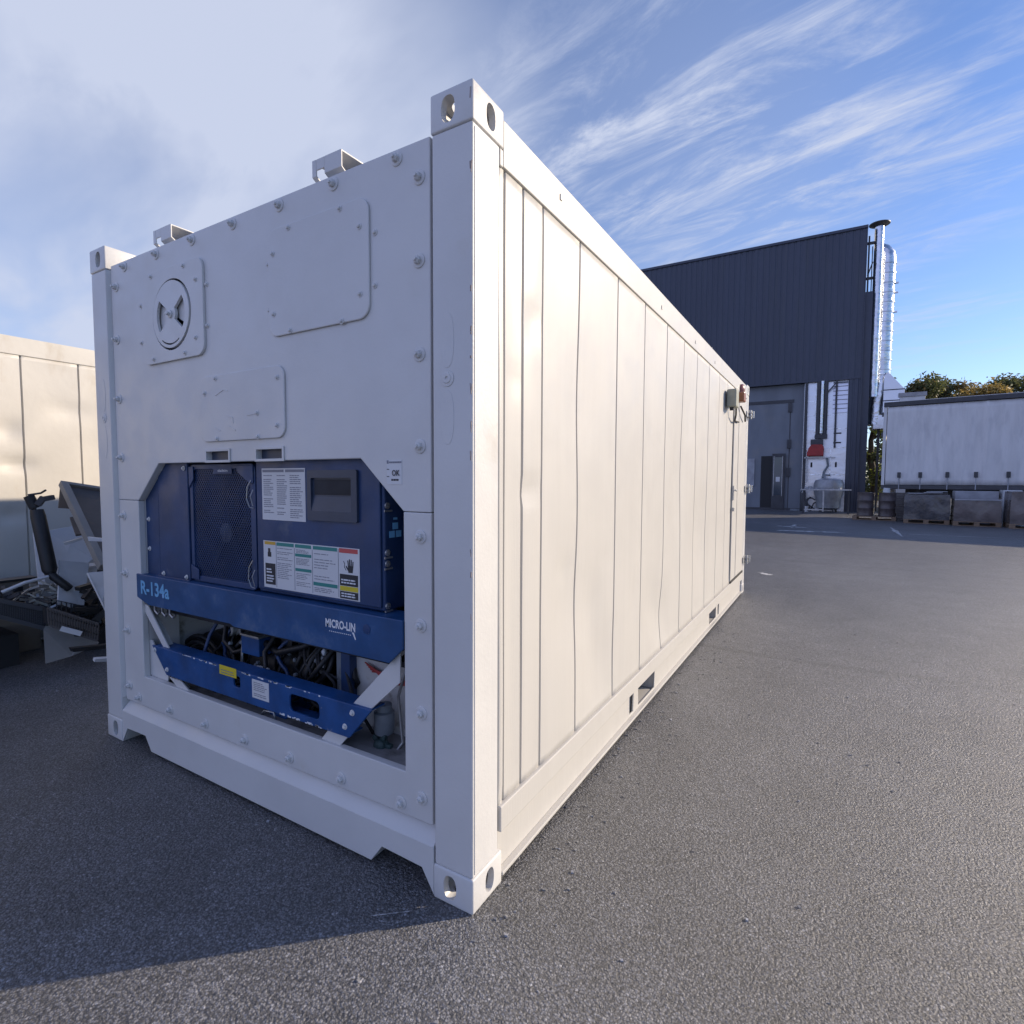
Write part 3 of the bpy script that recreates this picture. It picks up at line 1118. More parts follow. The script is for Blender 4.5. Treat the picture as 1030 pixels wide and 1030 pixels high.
# grille with a real lattice
gx0, gx1, gz0, gz1, gy = -1.655, -1.178, 0.930, 1.462, 0.062
b = MB()
b.plate(rrect(gx0-0.010, gx1+0.012, gz0-0.006, gz1+0.010, 0.03), [rrect(gx0+0.014, gx1-0.022, gz0+0.020, gz1-0.012, 0.03)], 1, gy-0.004, gy+0.014)
b.plate([(gx0-0.008, gz1-0.10), (gx0+0.03, gz1-0.06), (gx0+0.03, gz1+0.0), (gx0-0.008, gz1+0.0)], [], 1, gy-0.010, gy-0.0045)
b.plate([(gx0-0.008, gz0+0.002), (gx0+0.055, gz0+0.002), (gx0+0.055, gz0+0.05), (gx0-0.008, gz0+0.07)], [], 1, gy-0.010, gy-0.0045)
b.plate([(gx1-0.12, gz1+0.002), (gx1+0.005, gz1+0.002), (gx1+0.005, gz1-0.075), (gx1-0.02, gz1-0.075), (gx1-0.10, gz1-0.03)], [], 1, gy-0.010, gy-0.0045)
fr = b.build('grille_frame', 'blue', box, bevel=0.002)
b = MB()
pitch = 0.0155
zz = [gx0+0.006, gx1-0.010, gz0+0.01, gz1-0.004]
for s in (1, -1):
    span = (zz[1]-zz[0])+(zz[3]-zz[2])/1.35
    n = int(span/pitch)
    for k in range(n):
        c = (zz[0] if s > 0 else zz[0]-(zz[3]-zz[2])/1.35*0)+k*pitch
        # line x = c -+ (z - z0)/1.35
        pts = []
        for zq in (zz[2], zz[3]):
            xq = c-s*(zq-zz[2])/1.35 if s > 0 else c-(zz[3]-zz[2])/1.35+(zq-zz[2])/1.35
            pts.append((xq, zq))
        (xa, za), (xb, zb) = pts
        # clip in x
        def clip(xa, za, xb, zb):
            t0, t1 = 0.0, 1.0
            dx = xb-xa
            for lim, sg in ((zz[0], 1), (zz[1], -1)):
                fa, fb = sg*(xa-lim), sg*(xb-lim)
                if fa < 0 and fb < 0:
                    return None
                if fa < 0:
                    t0 = max(t0, fa/(fa-fb))
                elif fb < 0:
                    t1 = min(t1, fa/(fa-fb))
            if t1 <= t0:
                return None
            return (xa+dx*t0, za+(zb-za)*t0, xa+dx*t1, za+(zb-za)*t1)
        r = clip(xa, za, xb, zb)
        if r:
            yy = gy+0.002+(0.0016 if s > 0 else 0)
            b.bar((r[0], yy, r[1]), (r[2], yy, r[3]), 0.0040, 0.0012, up=(0, 1, 0))
b.build('grille_mesh', 'blue', fr)
b = MB()
b.lathe((-1.42, 0.085, 1.16), [(0.045, 0), (0.045, -0.006), (0.02, -0.010)], 20, 'y')
b.build('fan_hub', 'greypart', fr)
b = MB()
for k in range(5):
    a = k*2*PI/5+.3
    b.bar((-1.42, 0.13, 1.16), (-1.42+0.20*math.cos(a), 0.13, 1.16+0.20*math.sin(a)), 0.008, 0.08, up=(0, 1, 0))
b.build('fan_blades', 'darkbox', fr)
lettering('maker_badge', 'daikin', -1.435, -1.36, 1.437, gy-0.0052, 0.011, 'whiteletter', fr, 0.012)
b = MB()
b.box(-1.47, -1.33, gy-0.0048, gy-0.0010, 1.428, 1.455)
b.build('badge_plate', 'blue', fr)
# wire clips beside the grille
b = MB()
for z0 in (1.30, 0.955):
    b = MB()
    b.tube([(-1.185, 0.052, z0+0.10), (-1.200, 0.044, z0+0.07), (-1.203, 0.042, z0+0.02), (-1.190, 0.046, z0-0.015), (-1.172, 0.052, z0-0.02)], 0.0022, 6)
    b.tube([(-1.172, 0.052, z0+0.06), (-1.180, 0.044, z0+0.03), (-1.172, 0.050, z0-0.01)], 0.0022, 6)
    b.build('wire_clip', 'steel', fr)

# control box, standing a little proud, its side visible
cx0, cx1, cz0, cz1, cy = -1.156, -0.428, 0.925, 1.530, 0.062
b = MB()
b.box(cx0, cx1, cy, 0.40, cz0, cz1)
cb = b.build('control_box', 'blue', box, bevel=0.008, seg=3)
b = MB()
b.box(cx0+0.006, cx1-0.012, cy-0.010, cy-0.0005, cz0+0.014, cz1-0.012)
b.build('door_skin', 'blue', cb, bevel=0.006, seg=3)
FY = cy-0.010
# recessed display window
wx0, wx1, wz0, wz1 = at(80+660*.3495, 440+98*.3495, 1, FY).x, at(80+803*.3495, 440+98*.3495, 1, FY).x, 1.245, 1.440
b = MB()
b.plate(rrect(wx0, wx1, wz0, wz1, 0.008), [rrect(wx0+0.022, wx1-0.030, wz0+0.038, wz1-0.030, 0.006)], 1, FY-0.011, FY-0.0006)
d = b.build('display_frame', 'blue_case', cb, bevel=0.003)
b = MB()
ix0, ix1, iz0, iz1 = wx0+0.022, wx1-0.030, wz0+0.038, wz1-0.030
b._add([(ix0, FY-0.0008, iz0+0.055), (ix1, FY-0.0008, iz0+0.055), (ix1, FY-0.0008, iz1), (ix0, FY-0.0008, iz1), (ix0, FY-0.0100, iz0), (ix1, FY-0.0100, iz0)], [(0, 1, 2, 3), (4, 5, 1, 0)])
b.build('display_shelf', 'blue_case', cb)
b = MB()
b.box(ix0+0.01, ix1-0.01, FY-0.0020, FY-0.0010, iz0+0.062, iz1-0.006)
b.build('display_glass', 'darkbox', cb)


def fp(X_, Y_, y=FY):
    v = at(80+X_*.3495, 440+Y_*.3495, 1, y)
    return v


a, c = fp(525, 92), fp(652, 241)
rng = random.Random(5)
its = [('inkgrey', 0.02, 0.52, 0.925, 0.975), ('inkgrey', 0.56, 0.98, 0.925, 0.975)]
its += lines(0.04, 0.28, 0.05, 0.88, 22, rng=rng)+lines(0.36, 0.60, 0.10, 0.88, 20, rng=rng)+lines(0.66, 0.96, 0.05, 0.88, 22, rng=rng)
paper('fault_chart', a.x, c.x, 1.236, 1.449, FY-0.0003, cb, its)
a, c = fp(530, 292), fp(808, 472)
lx0, lx1, lz0, lz1 = a.x, c.x, 0.951, 1.148
its = [('amber', 0.015, 0.14, 0.92, 0.985), ('ink', 0.02, 0.135, 0.07, 0.52), ('ink', 0.05, 0.09, 0.66, 0.76), ('ink', 0.055, 0.08, 0.76, 0.84)]
its += [('teal', 0.155, 0.345, 0.91, 0.98), ('teal', 0.36, 0.53, 0.91, 0.98), ('teal', 0.55, 0.79, 0.91, 0.98), ('teal', 0.36, 0.53, 0.73, 0.79), ('teal', 0.36, 0.53, 0.43, 0.49), ('teal', 0.55, 0.79, 0.19, 0.26)]
its += [('redprint', 0.81, 0.985, 0.90, 0.985), ('ink', 0.815, 0.985, 0.27, 0.49), ('yellow', 0.815, 0.985, 0.17, 0.26), ('ink', 0.815, 0.985, 0.02, 0.16)]
its += [('inkgrey', 0.350, 0.353, 0.03, 0.90), ('inkgrey', 0.540, 0.543, 0.03, 0.90), ('inkgrey', 0.800, 0.803, 0.03, 0.97), ('inkgrey', 0.146, 0.149, 0.03, 0.97)]
its += lines(0.16, 0.34, 0.22, 0.88, 17, rng=rng, th=0.34)+lines(0.37, 0.52, 0.56, 0.70, 5, rng=rng)+lines(0.37, 0.52, 0.80, 0.88, 3, rng=rng)+lines(0.37, 0.52, 0.12, 0.40, 8, rng=rng, th=.34)
its += lines(0.56, 0.78, 0.30, 0.86, 10, rng=rng, th=0.25)+lines(0.56, 0.78, 0.06, 0.16, 3, rng=rng)
pl = paper('warning_chart', lx0, lx1, lz0, lz1, FY-0.0003, cb, its)
# white print on the black boxes and the hand symbol
b = MB()
for (u0, u1, v0, v1, n) in ((0.035, 0.12, 0.30, 0.48, 3), (0.035, 0.12, 0.11, 0.28, 3), (0.83, 0.97, 0.30, 0.46, 3), (0.83, 0.97, 0.04, 0.14, 2)):
    for it in lines(u0, u1, v0, v1, n, rng=rng, th=0.5):
        b.box(lx0+(lx1-lx0)*it[1], lx0+(lx1-lx0)*it[2], FY-0.0032, FY-0.0024, lz0+(lz1-lz0)*it[3], lz0+(lz1-lz0)*it[4])
b.build('warning_print', 'whiteletter', cb)
b = MB()
hx, hz = lx0+(lx1-lx0)*0.915, lz0+(lz1-lz0)*0.60
hy = FY-0.0026
b.plate([(hx-0.010, hz-0.014), (hx+0.012, hz-0.014), (hx+0.016, hz+0.012), (hx-0.013, hz+0.012)], [], 1, hy, hy+.0004)
for i, (dx_, tilt, ln) in enumerate(((-0.010, -0.14, 0.022), (-0.003, -0.05, 0.027), (0.0045, 0.04, 0.025), (0.0125, 0.12, 0.019))):
    b.bar((hx+dx_, hy+0.0006, hz+0.010), (hx+dx_+math.sin(tilt)*ln, hy+0.0006, hz+0.010+ln), 0.0055, 0.0004, up=(0, 1, 0))
b.bar((hx-0.010, hy+0.0010, hz-0.006), (hx-0.023, hy+0.0010, hz+0.010), 0.006, 0.0004, up=(0, 1, 0))
b.tube([(hx-0.035, hy, hz+0.028), (hx-0.029, hy, hz+0.018), (hx-0.031, hy, hz+0.006), (hx-0.022, hy, hz-0.006)], 0.0010, 5)
b.build('hand_symbol', 'ink', cb)
# side of the control box: latches and three pale blue squares
b = MB()
for (yy, zz_) in ((0.10, 1.205), (0.135, 1.205), (0.1175, 1.235)):
    b.box(cx1, cx1+0.0012, yy-0.014, yy+0.014, zz_-0.012, zz_+0.012)
b.box(cx1, cx1+0.0012, 0.108, 0.128, 1.258, 1.266)
b.build('blue_squares', 'lightblue', cb)
b = MB()
for zz_ in (1.31, 0.945, 1.14, 1.10):
    b.lathe((cx1, 0.075, zz_), [(0.012, 0), (0.012, 0.005), (0.005, 0.006), (0.004, 0.001)], 12, 'x')
    b.box(cx1+0.0002, cx1+0.004, 0.06, 0.10, zz_-0.022, zz_-0.015)
b.build('latch', 'steel', cb)

# cross beam with lettering
b = MB()
by0 = 0.012
b.plate([(-2.095, 0.802), (-1.985, 0.772), (-1.30, 0.772), (-1.27, 0.762), (-0.365, 0.762), (-0.302, 0.820), (-0.302, 0.922), (-2.095, 0.922)], [], 1, by0, by0+0.012)
b.box(-2.093, -0.304, by0+0.0122, 0.13, 0.908, 0.920)
b.box(-1.95, -0.38, by0+0.0122, 0.05, 0.774, 0.780)
beam = b.build('cross_beam', 'blue_beam', box, bevel=0.003)
lettering('refrigerant_letters', 'R-134a', -2.050, -1.785, 0.823, by0-0.0012, 0.070, 'lightblue', beam, 0.026)
lettering('beam_letters', 'MICRO-LIN', -0.685, -0.527, 0.848, by0-0.0012, 0.033, 'whiteletter', beam, 0.034)
b = MB()
b.lathe((-0.470, by0, 0.868), [(0.018, 0), (0.018, -0.002), (0.004, -0.003)], 16, 'y')
b.build('plug', 'blue', beam)
b = MB()
for k in range(12):
    b.box(-0.665+k*0.010, -0.660+k*0.010, by0-0.0014, by0-0.0002, 0.833, 0.836)
b._add([(-0.545, by0-0.001, 0.846), (-0.534, by0-0.001, 0.846), (-0.524, by0-0.001, 0.822), (-0.529, by0-0.001, 0.820), (-0.538, by0-0.001, 0.836)], [(0, 1, 2, 3, 4)])
b.build('chipped_letters', 'whiteletter', beam)
# fixings hanging under the beam's left end
b = MB()
for x in (-2.0, -1.93, -1.86):
    b.tube([(x, 0.05, 0.765), (x, 0.05, 0.735), (x+0.03, 0.05, 0.720), (x+0.05, 0.05, 0.740)], 0.006, 6)
b.build('loom_clips', 'steel', beam)

# bumper channel
b = MB()
uy = 0.018
tl, bl, trr, br = fp(208, 598, uy), fp(250, 690, uy), fp(840, 785, uy), fp(775, 858, uy)
zt_, zb_ = 0.5*(tl.z+trr.z), 0.5*(bl.z+br.z)
k1 = [fp(603, 735, uy), fp(690, 808, uy)]
b.plate([(tl.x, zt_), (bl.x, zb_), (br.x, zb_), (trr.x, zt_)],
        [rrect(k1[0].x, k1[1].x, zb_+0.030, zt_-0.030, 0.022), rrect(fp(424, 0, uy).x, fp(444, 0, uy).x, zb_+0.055, zb_+0.105, 0.012)], 1, uy, uy+0.010)
b.box(tl.x+0.012, trr.x-0.012, uy+0.0102, 0.10, zt_-0.009, zt_-0.001)
b.box(bl.x+0.012, br.x-0.012, uy+0.0102, 0.10, zb_+0.001, zb_+0.009)
bump = b.build('bumper_channel', 'blue_bright', box, bevel=0.0025)
for (X1, Y1, X2, Y2, m, nm, ln) in ((403, 656, 452, 690, 'yellow', 'yellow_sticker', 3), (497, 698, 546, 758, 'label', 'rating_label', 8)):
    a, c = fp(X1, Y1, uy), fp(X2, Y2, uy)
    zc = (fp((X1+X2)/2, (Y1+Y2)/2, uy)).z
    hh = 0.021 if nm == 'yellow_sticker' else 0.040
    paper(nm, a.x, c.x, zc-hh, zc+hh, uy-0.0003, bump, lines(0.1, 0.9, 0.1, 0.9, ln, rng=rng, th=.35), m)
for x, z in ((br.x-0.02, zb_+0.04), (br.x+0.02, zt_-0.03), (bl.x+0.01, zb_+0.03), (tl.x+0.03, zt_-0.02)):
    put(SMALL, 'bolt', (x, uy, z), bump)
# scraped bare edges of the channel
b = MB()
rr = random.Random(11)
for k in range(34):
    x = rr.choice((rr.uniform(-1.25, -0.72), rr.uniform(-1.7, -1.3)))
    b.box(x, x+rr.uniform(0.006, 0.03), uy-0.0006, uy-0.0001, zt_-rr.uniform(0.003, 0.008), zt_-0.0005)
for k in range(22):
    x = rr.uniform(-0.98, -0.72)
    b.box(x, x+rr.uniform(0.004, 0.018), uy-0.0006, uy-0.0001, zb_+0.0005, zb_+rr.uniform(0.003, 0.010))
b.build('bare_metal_scrapes', 'whiteletter', bump)


def strut(p, q, w, name, m='white', y=0.030, parent=box, th=0.008):
    """flat diagonal strap between two points of the y-plane; its ends cut by horizontal/vertical offsets"""
    b = MB()
    b.plate([p[0], p[1], q[1], q[0]], [], 1, y, y+th)
    # folded flange along the strap
    (u0, w0), (u1, w1) = p[0], q[0]
    b._add([(u0, y+th+.0002, w0), (u1, y+th+.0002, w1), (u1, y+0.05, w1), (u0, y+0.05, w0)], [(0, 1, 2, 3)])
    return b.build(name, m, parent, bevel=0.0015)


Y2 = 0.034
q = lambda X_, Y_: (fp(X_, Y_, Y2).x, fp(X_, Y_, Y2).z)
strut((q(172, 470), q(196, 484)), (q(240, 602), q(258, 610)), 0, 'diagonal_brace', 'white', Y2)
strut((q(922, 618), q(922, 706)), (q(785, 768), q(835, 786)), 0, 'diagonal_brace', 'white', Y2)
strut((q(258, 690), q(290, 700)), (q(300, 742), q(328, 746)), 0, 'brace_foot', 'white', Y2)
strut((q(715, 842), q(775, 858)), (q(685, 882), q(738, 900)), 0, 'brace_foot', 'white', Y2)
q2 = lambda X_, Y_, y: (fp(X_, Y_, y).x, fp(X_, Y_, y).z)
b = MB()
b.plate([q2(186, 580, .05), q2(207, 584, .05), q2(254, 690, .05), q2(252, 712, .05), q2(212, 700, .05), q2(196, 660, .05)], [], 1, 0.052, 0.060)
b.build('gusset_plate', 'white', box, bevel=0.0015)

# compartment: tray, walls
b = MB()
b.box(-2.262, -0.16, 0.1015, 0.60, 0.362, 0.372)
b.box(-2.0640, -0.301, 0.0510, 0.1010, 0.362, 0.372)
b.build('drip_tray', 'floor_in', box)
b = MB()
b.box(-2.30, -0.14, 0.60, 0.62, 0.20, 2.45)
b.build('bulkhead', 'darkbox', box)
b = MB()
b.box(-2.15, -0.30, 0.14, 0.60, 0.70, 0.72)
b.build('machine_deck', 'darkbox', box)
b = MB()
b.box(-2.10, -2.09, 0.11, 0.598, 0.273, 0.698)
b.build('left_liner', 'white_worn', box)
b = MB()
b.box(-0.262, -0.255, 0.11, 0.598, 0.273, 1.45)
b.build('right_liner', 'greypart', box)


def pt(px, py, y):
    return at(px, py, 1, y)


def c3p(X_, Y_, y):   # third detail crop 130..280 x 590..740
    return at(130+X_*.1456, 590+Y_*.1456, 1, y)


def c4p(X_, Y_, y):   # fourth detail crop 260..410 x 620..780
    return at(260+X_*.1553, 620+Y_*.1553, 1, y)


# receiver cabinet, pale, back left
a, c = c3p(190, 190, .42), c3p(440, 420, .42)
b = MB()
b.box(a.x, c.x, 0.42, 0.55, min(c.z, 0.5), 0.699)
b.build('condenser_housing', 'greypart', box, bevel=0.004)
a, c = c3p(450, 200, .40), c3p(690, 420, .40)
b = MB()
b.box(a.x, c.x, 0.40, 0.55, c.z, 0.699)
b.build('grey_back_panel', 'white_worn', box, bevel=0.004)
# flanged discharge stub
p = c3p(745, 270, .30)
b = MB()
b.lathe((p.x, .30, p.z), [(0.050, 0), (0.050, -0.02), (0.044, -0.022), (0.044, -0.05), (0.024, -0.052), (0.020, 0.0)], 22, 'y')
b.box(p.x-0.02, p.x+0.075, 0.28, 0.40, p.z-0.03, p.z+0.055)
b.build('discharge_flange', 'white_worn', box, bevel=0.003, smooth=35)
# fan cowl: black rings
p = c3p(520, 560, .26)
b = MB()
for r, yy in ((0.215, 0.25), (0.185, 0.24), (0.15, 0.27)):
    pts = [(p.x+r*math.cos(2*PI*k/36), yy, p.z-0.02+r*0.9*math.sin(2*PI*k/36)) for k in range(36)]
    b.tube(pts+[pts[0]], 0.013, 8, cap=False)
b.lathe((p.x, 0.38, p.z-0.02), [(0.205, 0.02), (0.205, -0.06), (0.09, -0.09), (0.06, -0.12)], 32, 'y')
b.build('fan_cowl', 'black', box, smooth=40)
# junction box
a, c = c3p(772, 335, .16), c3p(897, 505, .16)
b = MB()
b.box(a.x, c.x, 0.16, 0.26, c.z+0.01, a.z)
jb = b.build('junction_box', 'blue_bright', box, bevel=0.004)
b = MB()
b.box(a.x-0.004, c.x+0.004, 0.155, 0.265, a.z+0.0004, a.z+0.010)
b.build('box_lid', 'steel', jb, bevel=0.002)
a, c = c3p(880, 545, .13), c3p(960, 605, .13)
b = MB()
b.box(a.x, c.x, 0.13, 0.137, c.z, a.z)
b.build('tag_plate', 'label', box)
# compressor: lying body with heads
p0, p1 = c4p(120, 300, .34), c4p(470, 420, .34)
b = MB()
cxm = (p0.x+p1.x)/2
b.lathe((p0.x, 0.34, 0.50), [(0.06, -0.05), (0.125, -0.04), (0.135, 0.0), (0.135, abs(p1.x-p0.x)*0.55), (0.12, abs(p1.x-p0.x)*0.6), (0.12, abs(p1.x-p0.x)), (0.05, abs(p1.x-p0.x)+.03)], 28, 'x')
for dx_ in (0.08, 0.20, 0.32):
    b.box(p0.x+dx_, p0.x+dx_+0.075, 0.22, 0.40, 0.60, 0.675)
b.lathe((p0.x-0.05, 0.40, 0.30), [(0.05, 0), (0.055, 0.2), (0.04, 0.24)], 16, 'z')
comp = b.build('compressor', 'black', box, bevel=0.004, smooth=35)
b = MB()
rr = random.Random(21)
for k in range(16):
    x = p0.x-0.15+k*0.045
    b.lathe((x, 0.19+0.04*rr.random(), 0.47+0.18*rr.random()), [(0.010, 0), (0.010, -0.012), (0.005, -0.016)], 6, 'y')
b.build('head_bolts', 'greypart', comp)
b = MB()
b.tube([(p0.x+0.05, 0.24, 0.69), (p0.x+0.10, 0.20, 0.64), (p0.x+0.22, 0.19, 0.61), (p0.x+0.38, 0.20, 0.66), (p0.x+0.45, 0.26, 0.70)], 0.016, 10)
b.tube([(p0.x-0.22, 0.22, 0.70), (p0.x-0.20, 0.19, 0.60), (p0.x-0.10, 0.18, 0.56), (p0.x+0.02, 0.20, 0.60)], 0.012, 10)
b.tube([(p0.x-0.28, 0.24, 0.30), (p0.x-0.22, 0.17, 0.36), (p0.x-0.05, 0.16, 0.36), (p0.x+0.03, 0.17, 0.42), (p0.x+0.01, 0.2, 0.5)], 0.010, 10)
b.tube([(p0.x+0.30, 0.18, 0.30), (p0.x+0.33, 0.16, 0.40), (p0.x+0.42, 0.17, 0.47), (p0.x+0.42, 0.2, 0.62)], 0.009, 10)
b.build('hoses', 'black', box, smooth=50)
b = MB()
b.tube([(p0.x-0.35, 0.17, 0.29), (p0.x-0.30, 0.16, 0.33), (p0.x-0.2, 0.15, 0.32), (p0.x-0.12, 0.16, 0.30)], 0.006, 8)
b.tube([(p0.x-0.06, 0.30, 0.69), (p0.x-0.03, 0.18, 0.63), (p0.x-0.03, 0.17, 0.50)], 0.007, 8)
b.build('copper_pipes', 'steel', box, smooth=50)
# looms, hoses and pipe runs crowding the machine bay
rr = random.Random(77)
for i, (m, rad, n_) in enumerate((('black', 0.011, 9), ('darkbox', 0.007, 9), ('blue', 0.009, 3), ('black', 0.006, 5))):
    for k in range(n_):
        xa = rr.uniform(-1.75, -0.75)
        ya = rr.uniform(0.14, 0.24)
        pts = [Vector((xa, ya+0.08, 0.70))]
        x, z = xa, 0.66
        for j in range(4):
            x += rr.uniform(-0.10, 0.13)
            z -= rr.uniform(0.03, 0.09)
            pts.append(Vector((x, ya+rr.uniform(-0.03, 0.03), z)))
        pts.append(Vector((x+rr.uniform(-.05, .05), ya+0.10, 0.374)))
        sm = [pts[0]]
        for p_, q_ in zip(pts[:-1], pts[1:]):
            sm += [p_.lerp(q_, 0.33), p_.lerp(q_, 0.67)]
        sm.append(pts[-1])
        b = MB()
        b.tube(sm, rad, 8)
        b.build('hose', m, box, smooth=60)
b = MB()
for k in range(26):
    b.box(-1.30+0.012*k, -1.296+0.012*k, 0.262, 0.30, 0.40, 0.56)
b.box(-1.31, -0.98, 0.272, 0.31, 0.39, 0.40)
b.box(-1.31, -0.98, 0.272, 0.31, 0.56, 0.57)
b.build('cooler_fins', 'darkbox', box)
# upright blue-black posts
for X_, w_, m in ((520, 0.030, 'greypart'), (560, 0.055, 'blue')):
    p = c4p(X_, 300, .20)
    b = MB()
    b.box(p.x-w_/2, p.x+w_/2, 0.20, 0.25, 0.42, 0.70)
    b.build('upright', m, box, bevel=0.003)
p = c4p(430, 290, .24)
b = MB()
b.lathe((p.x, 0.24, p.z-0.05), [(0.024, 0), (0.026, 0.10), (0.014, 0.12)], 14)
b.build('sight_glass', 'steel', box, smooth=35)
# white-ish liner panel and red wires at right
a, c = c4p(598, 250, .24), c4p(850, 540, .24)
b = MB()
b.box(a.x, -0.30, 0.24, 0.255, 0.36, a.z)
pn = b.build('liner_panel', 'white_worn', box, bevel=0.002)
b = MB()
for k in range(5):
    yy = 0.225
    z = a.z-0.01-0.008*k
    b.tube([(a.x+0.10+.01*k, yy, z), (a.x+0.17, yy-0.008, z-0.018+0.006*k), (a.x+0.24, yy-.004, z-0.030), (-0.31, yy, z-0.05+0.012*k)], 0.003, 6)
b.build('red_wires', 'redwire', pn)
# blue foot and wire handle
a, c = c4p(110, 640, .12), c4p(300, 740, .12)
b = MB()
b._add([(a.x, 0.09, 0.373), (c.x-0.09, 0.09, 0.373), (c.x, 0.09, 0.425), (a.x, 0.09, 0.425), (a.x, 0.24, 0.373), (c.x-0.09, 0.24, 0.373), (c.x, 0.24, 0.425), (a.x, 0.24, 0.425)],
       [(0, 1, 2, 3), (7, 6, 5, 4), (0, 4, 5, 1), (3, 2, 6, 7), (0, 3, 7, 4), (1, 5, 6, 2)])
b.build('mounting_foot', 'blue_bright', box, bevel=0.003)
h0, h1, h2, h3 = c3p(890, 910, .07), c3p(935, 855, .07), c3p(1000, 870, .07), c3p(1008, 930, .07)
b = MB()
b.tube([h0, (h0*0.3+h1*0.7), h1, h2, (h2*.7+h3*.3), h3], 0.0045, 8)
b.build('wire_handle', 'steel', box, smooth=60)
# debris in the tray
b = MB()
rr = random.Random(9)
for k in range(46):
    x, yy = rr.uniform(-1.75, -1.05), rr.uniform(0.11, 0.22)
    s = rr.uniform(0.006, 0.022)
    b.box(x, x+s*1.6, yy, yy+s, 0.3725, 0.3725+s*.7, rot=Matrix.Rotation(rr.uniform(0, 3), 3, 'Z'), org=(x, yy, 0.37))
b.tube([(-1.62, 0.14, 0.385), (-1.5, 0.12, 0.40), (-1.38, 0.15, 0.385), (-1.25, 0.13, 0.395)], 0.014, 8)
b.build('tray_debris', 'darkbox', box)
# filter canister, valve and fitting at right
p = c4p(815, 720, .16)
b = MB()
b.lathe((p.x, .16, p.z-0.02), [(0.036, 0), (0.040, 0.01), (0.040, 0.085), (0.030, 0.09), (0.030, 0.115), (0.022, 0.118)], 20)
b.build('filter_canister', 'greypart', box, smooth=35)
p = c4p(800, 830, .14)
b = MB()
for k in range(5):
    a_ = k*2*PI/5
    b.bar((p.x, .14, p.z), (p.x+0.05*math.cos(a_), .14, p.z+0.05*math.sin(a_)), 0.024, 0.022, up=(0, 1, 0))
b.lathe((p.x, .14, p.z), [(0.028, 0.012), (0.028, -0.02), (0.015, -0.03)], 14, 'y')
b.build('valve_wheel', 'green', box, bevel=0.005)
p = c4p(825, 905, .12)
b = MB()
b.lathe((p.x, .12, p.z), [(0.022, 0.03), (0.022, -0.006), (0.012, -0.010), (0.010, 0.01)], 6, 'y')
b.tube([(p.x+0.02, 0.14, p.z), (p.x+0.05, 0.16, p.z+0.05), (p.x+0.02, 0.17, p.z+0.22), (p.x+0.04, 0.2, p.z+0.34)], 0.006, 8)
b.build('pipe_fitting', 'steel', box)

# side door at the far end of the right side
b = MB()
b.box(-0.0105, -0.0035, 4.955, 5.885, 0.302, 2.412)
dr = b.build('side_door', 'white_side', box, bevel=0.003)
b = MB()
b.box(-0.0034, 0.0005, 5.30, 5.32, 0.31, 2.40)
b.box(-0.0034, 0.0015, 4.957, 4.985, 0.31, 2.40)
b.build('door_seam', 'white_side', dr)
b = MB()
b.box(-0.009, 0.004, 4.97, 5.88, 0.2775, 0.300)
b.build('door_seal', 'rubber', dr)
b = MB()
b.box(0.0016, 0.014, 4.955, 4.985, 1.20, 1.36)
b.bar((0.030, 4.97, 1.31), (0.030, 5.06, 1.30), 0.012, 0.018)
b.bar((0.012, 4.97, 1.31), (0.034, 4.97, 1.31), 0.014, 0.014)
b.box(0.0016, 0.022, 4.96, 4.98, 1.08, 1.12)
b.build('door_handle', 'steel', dr, bevel=0.002)
for z in (2.235, 1.315, 0.425):
    b = MB()
    b.box(0.0, 0.012, 5.86, 6.02, z-0.035, z+0.035)
    b.cyl((0.030, 5.985, z-0.055), (0.030, 5.985, z+0.055), 0.017, 14)
    b.box(0.012, 0.05, 5.96, 6.03, z-0.03, z-0.012)
    b.box(0.012, 0.05, 5.96, 6.03, z+0.012, z+0.03)
    b.cyl((0.055, 6.03, z-0.04), (0.055, 6.03, z+0.045), 0.014, 12)
    b.build('hinge', 'steel', box, bevel=0.002)
# bulkhead lamp and red beacon near the door
p = at(735, 401, 0, 0.05)
b = MB()
b.box(0.0005, 0.095, 4.42, 4.59, 2.145, 2.325)
la = b.build('bulkhead_lamp', 'lampcase', box, bevel=0.016, seg=3)
b = MB()
b.cyl((0.05, 4.45, 2.115), (0.05, 4.45, 2.1445), 0.02, 12)
b.build('cable_gland', 'rubber', la)
b = MB()
b.box(0.03, 0.135, 4.66, 4.78, 2.225, 2.325)
b.box(0.045, 0.07, 4.5905, 4.662, 2.25, 2.30)
b.build('lamp_lens', 'lens', la, bevel=0.012)
b = MB()
b.tube([(0.06, 4.65, 2.20), (0.05, 4.72, 2.10), (0.02, 4.85, 2.05), (0.01, 5.2, 2.07)], 0.009, 8)
b.tube([(0.02, 5.25, 2.25), (0.04, 5.45, 2.17), (0.02, 5.62, 2.12)], 0.010, 8)
b.build('lamp_cable', 'rubber', la, smooth=50)
b = MB()
b.lathe((0.0, 5.36, 2.455), [(0.062, 0.0), (0.062, 0.02), (0.045, 0.038), (0.015, 0.045)], 20, 'x')
b.build('beacon', 'redlens', box, smooth=35)
# drain studs on the top rail
b = MB()
for yy, zz_ in ((0.60, 2.50), (2.05, 2.47), (3.0, 2.465), (3.8, 2.46)):
    b.box(-0.0028, 0.001, yy, yy+0.016, zz_, zz_+0.022)
b.build('rail_studs', 'white_worn', box)

